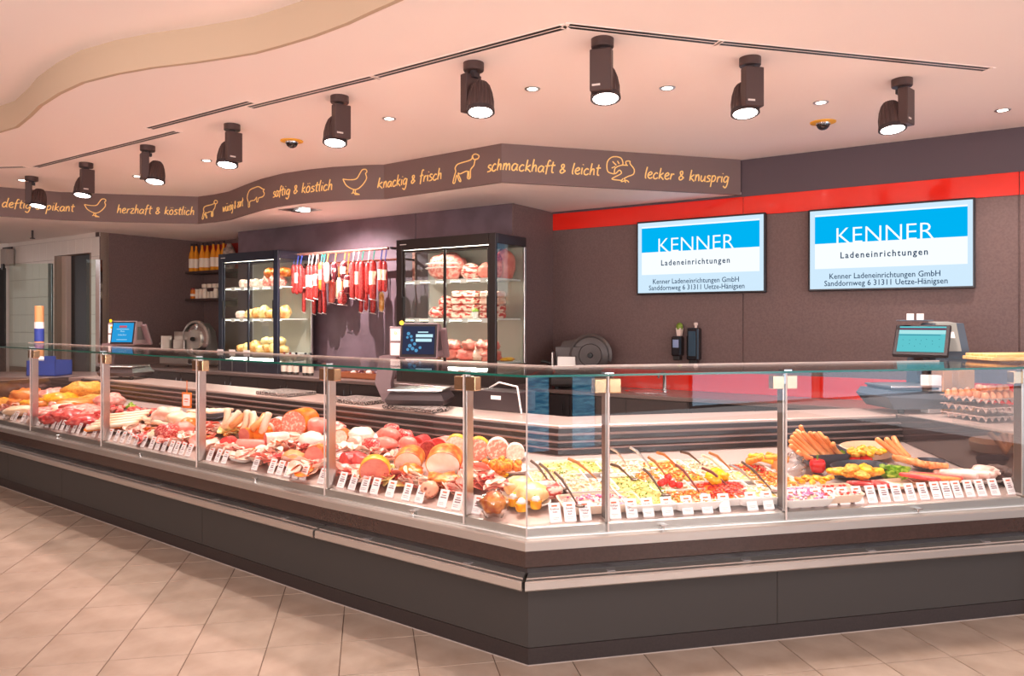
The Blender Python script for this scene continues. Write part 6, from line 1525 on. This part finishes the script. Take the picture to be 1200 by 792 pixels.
q = W(2,LEN[2]+.46,.95,.9025); t=thing('paper_bag_box','beige folded cardboard holder behind the egg trays','box',q,ANG[2]); obj('box_body',MB().bbox(-.12,.12,-.05,.05,0,.27,.003),mat('kraft','#c98f52',.7),t); obj('white_flap',MB().bbox(-.22,-.12,-.04,.03,0,.24,.003),m_card,t)
q = W(2,LEN[2]+.36,.55,1.262); t=thing('wooden_board','stack of thin wooden boards on the glass top at the right edge','board',q,ANG[2]-.1)
obj('slat',MB().bbox(-.10,.5,-.12,.12,.0,.018,.002),mat('pale_wood','#e8bc84',.6,col2='#d8a566',scale=8,stretch=(1,10,1)),t); obj('slat',MB().bbox(-.06,.5,-.1,.14,.018,.034,.002),MATS['pale_wood'],t,rot=(0,0,.04))
obj('glass_shelf',MB().box(-.12,.8,-.2,.3,-.012,0),m_gtop,t)

# ------------------------------------------------------------------ left end things: glass screens, dispenser roll, blue crate, small bottles
m_scr = glassmat('screen_glass',(.9,.96,.92),.8)
def screen(px0,px1,ytop,Z,label):
    x0=(px0-600)/F*Z; x1=(px1-600)/F*Z; zt=H+(HY-ytop)/F*Z
    t=thing('glass_screen',label,'glass screen',(x0,Z,0),math.radians(-6)); L=x1-x0
    obj('pane',MB().box(0,L-.02,0,.008,.0,zt),m_scr,t); obj('edge_post',MB().bbox(L-.05,L,-.012,.02,0,zt,.003),mat('screen_edge','#7c8a84',.2,metal=.5),t)
screen(11,65,309,9.6,'clear glass screen before the white tiles with a grey edge post'); 
q=rayc(116.8,4.7); zt=H+(HY-304)/F*q.y
t=thing('chrome_post','slim chrome post at the corner of the dark wall','post',(q.x,q.y,0),0); obj('shaft',MB().bbox(-.035,.02,-.03,.03,0,zt,.004),m_chrome,t); obj('foot_plate',MB().box(-.06,.05,-.05,.05,0,.02),m_steel,t); obj('glass_wing',MB().box(-.16,-.035,-.004,.004,.1,zt),m_scr,t)
q=Vector(((46-600)/F*8.1,8.1)); t=thing('cup_dispenser','orange and white roll dispenser tube standing before the white tiles','dispenser',(q.x,q.y,.9),0)
obj('stand',MB().lathe([(.11,0),(.11,.015),(.03,.02),(.03,.12)],20),m_steel,t,smooth=30); obj('tube',MB().lathe([(.045,.12),(.045,.74),(.04,.745)],20),mat('roll_orange','#e8a06a',.5),t,smooth=40); obj('label',MB().lathe([(.047,.36),(.047,.50)],20,caps=False),mat('label_blue','#3548a0',.5),t,smooth=60); obj('label_top',MB().lathe([(.0475,.50),(.0475,.57)],20,caps=False),m_card,t,smooth=60)
q = Vector(((46-600)/F*8.1,8.1)); t=thing('side_table','dark side counter behind the far left mirror panel','counter',(q.x-.6,q.y-.2,0),0); obj('top',MB().bbox(-1.2,1.35,-.25,.6,.86,.9,.004),m_topb,t); obj('body',MB().box(-1.15,1.3,-.2,.55,.02,.86),m_inner,t)
q=Vector(((58-600)/F*7.9,7.9)); t=thing('blue_crate','blue cardboard crate on the worktop at the far left','crate',(q.x,q.y,.905),-.15); mb=MB().box(-.17,.17,-.12,.12,0,.012)
for a_ in ((-.17,.17,-.12,-.112),(-.17,.17,.112,.12),(-.17,-.162,-.12,.12),(.162,.17,-.12,.12)): mb.box(*a_,0,.16)
obj('box_body',mb,mat('crate_blue','#2c52b4',.5),t); obj('lid_flap',MB().box(.04,.17,-.122,-.112,.16,.21),MATS['crate_blue'],t); obj('cloth',MB().blob((-.08,-.02,.15),(.1,.09,.05),.3,3,14,8,3),m_white,t,smooth=True)
for k,px in enumerate((333,340,347,358,364)):
    q=rayc(px,5.35); t=thing('small_bottle','small dark bottle, %s from the left on the counter under the sausages'%ORD[k],'bottle',(q.x,q.y,.902),0,'small bottles under the sausages')
    r=.032; hh=.24; obj('body',MB().lathe([(r,0),(r,hh*.5),(r*.4,hh*.7),(r*.36,hh*.9)],12),m_jui2,t,smooth=40); obj('cap',MB().lathe([(r*.42,hh*.8),(r*.42,hh)],10),m_spr if k<2 else m_jui2,t,smooth=40); obj('label',MB().lathe([(r*1.03,hh*.12),(r*1.03,hh*.4)],12,caps=False),m_lbl,t,smooth=60)
for k,px in enumerate((258,272,289)):
    q=rayc(px,5.27); t=thing('price_card','small white price card, %s from left under the left refrigerator'%ORD[k],'price card',(q.x,q.y,.902),math.atan2(tW.y,tW.x),'cards under the left refrigerator'); obj('card',MB().box(-.055,.055,-.002,.002,0.18,.25),m_card,t); obj('stem',MB().box(-.004,.004,-.003,.003,0,.18),m_steel,t)
q=rayc(430,5.45); t=thing('wooden_tray','shallow wooden tray of wrapped goods under the sausage rail','tray',(q.x,q.y,.902),math.atan2(tW.y,tW.x)); mb=MB().box(-.26,.26,-.13,.13,0,.012)
for a_ in ((-.26,.26,-.13,-.118),(-.26,.26,.118,.13),(-.26,-.248,-.13,.13),(.248,.26,-.13,.13)): mb.box(*a_,0,.06)
obj('tray_body',mb,mat('tray_wood','#a85c34',.6),t)
for k in range(9):
    q=rayc(385+k*9.5,5.45+.04*(k%2)); tag(obj('wrapped_snack',MB().blob((0,0,.035),(.04,.035,.03),.25,k,10,8,3),F_CASE if k%2 else F_BLOOD,smooth=True,loc=(q.x,q.y,.902+(.012 if 3<k<7 else 0)),rot=(0,0,k)),'small wrapped snack lying under the sausage rail','snack','wrapped snacks under the sausage rail')

# ------------------------------------------------------------------ shopfront behind the photographer (mirrored in the panes)
def rwin(n, x0, x1, z0, z1, col, s):
    o = struct('window_%d'%n, MB().bbox(x0,x1,-4.0,-3.96,z0,z1,.01), mat('mullion','#2a2422',.5)); 
    obj('daylit_pane', MB().box(x0+.05,x1-.05,-3.958,-3.95,z0+.05,z1-.05), emat('daylight_%d'%n, col, s), o); return o

rwin(1,6.6,9.4,0,2.95,'#9fb6cc',3.0); rwin(2,9.6,12.4,0,2.95,'#9fb6cc',3.0); rwin(3,12.6,15.6,0,2.95,'#9fb6cc',3.0)
# tall backlit water picture in two strips behind the photographer, seen mirrored beside the glass corner
wm = emat('water_picture','#4f9cc4',2.6); nt = wm.node_tree; n = nt.nodes; tc_ = n.new('ShaderNodeTexCoord'); mp_ = n.new('ShaderNodeMapping'); mp_.inputs['Scale'].default_value=(3,3,16); nz_ = n.new('ShaderNodeTexNoise'); nz_.inputs['Scale'].default_value=2.5; nz_.inputs['Detail'].default_value=4; cr = n.new('ShaderNodeValToRGB')
cr.color_ramp.elements[0].position=.4; cr.color_ramp.elements[1].position=.62; cr.color_ramp.elements[0].color=rgb('#2f7da8'); cr.color_ramp.elements[1].color=rgb('#7cc0dc')
nt.links.new(tc_.outputs['Object'],mp_.inputs[0]); nt.links.new(mp_.outputs[0],nz_.inputs['Vector']); nt.links.new(nz_.outputs['Fac'],cr.inputs[0]); nt.links.new(cr.outputs[0],n['Emission'].inputs[0])
t = thing('lightbox_picture','tall two part backlit water picture behind the photographer','picture',(0,-1.35,0),0)
obj('frame',MB().bbox(2.27,3.20,-.12,-.03,0,2.3,.01),mat('mullion','#2a2422',.5),t)
for a_,b_ in ((2.31,2.57),(2.88,3.17)): obj('picture_panel',MB().box(a_,b_,-.03,-.02,.02,2.26),wm,t)

# repeats that stand in a readable row are told apart by their place in it
groups = {}
for o in D.objects:
    if o.parent is None and o.get('group') and o.get('label'): groups.setdefault((o['group'], o['label']), []).append(o)
skip = ('eggs','goulash','meatball','nuggets','diced','wieners','curry','loose','breaded fingers','heaped')
for (g, lb), os_ in groups.items():
    if len(os_) < 2 or len(os_) > 20 or any(k in g for k in skip) or len(lb.split()) > 12: continue
    os_.sort(key=lambda o: o.matrix_basis.translation.x/o.matrix_basis.translation.y)
    for k, o in enumerate(os_): o['label'] = lb+', %s from left' % ORD[k]
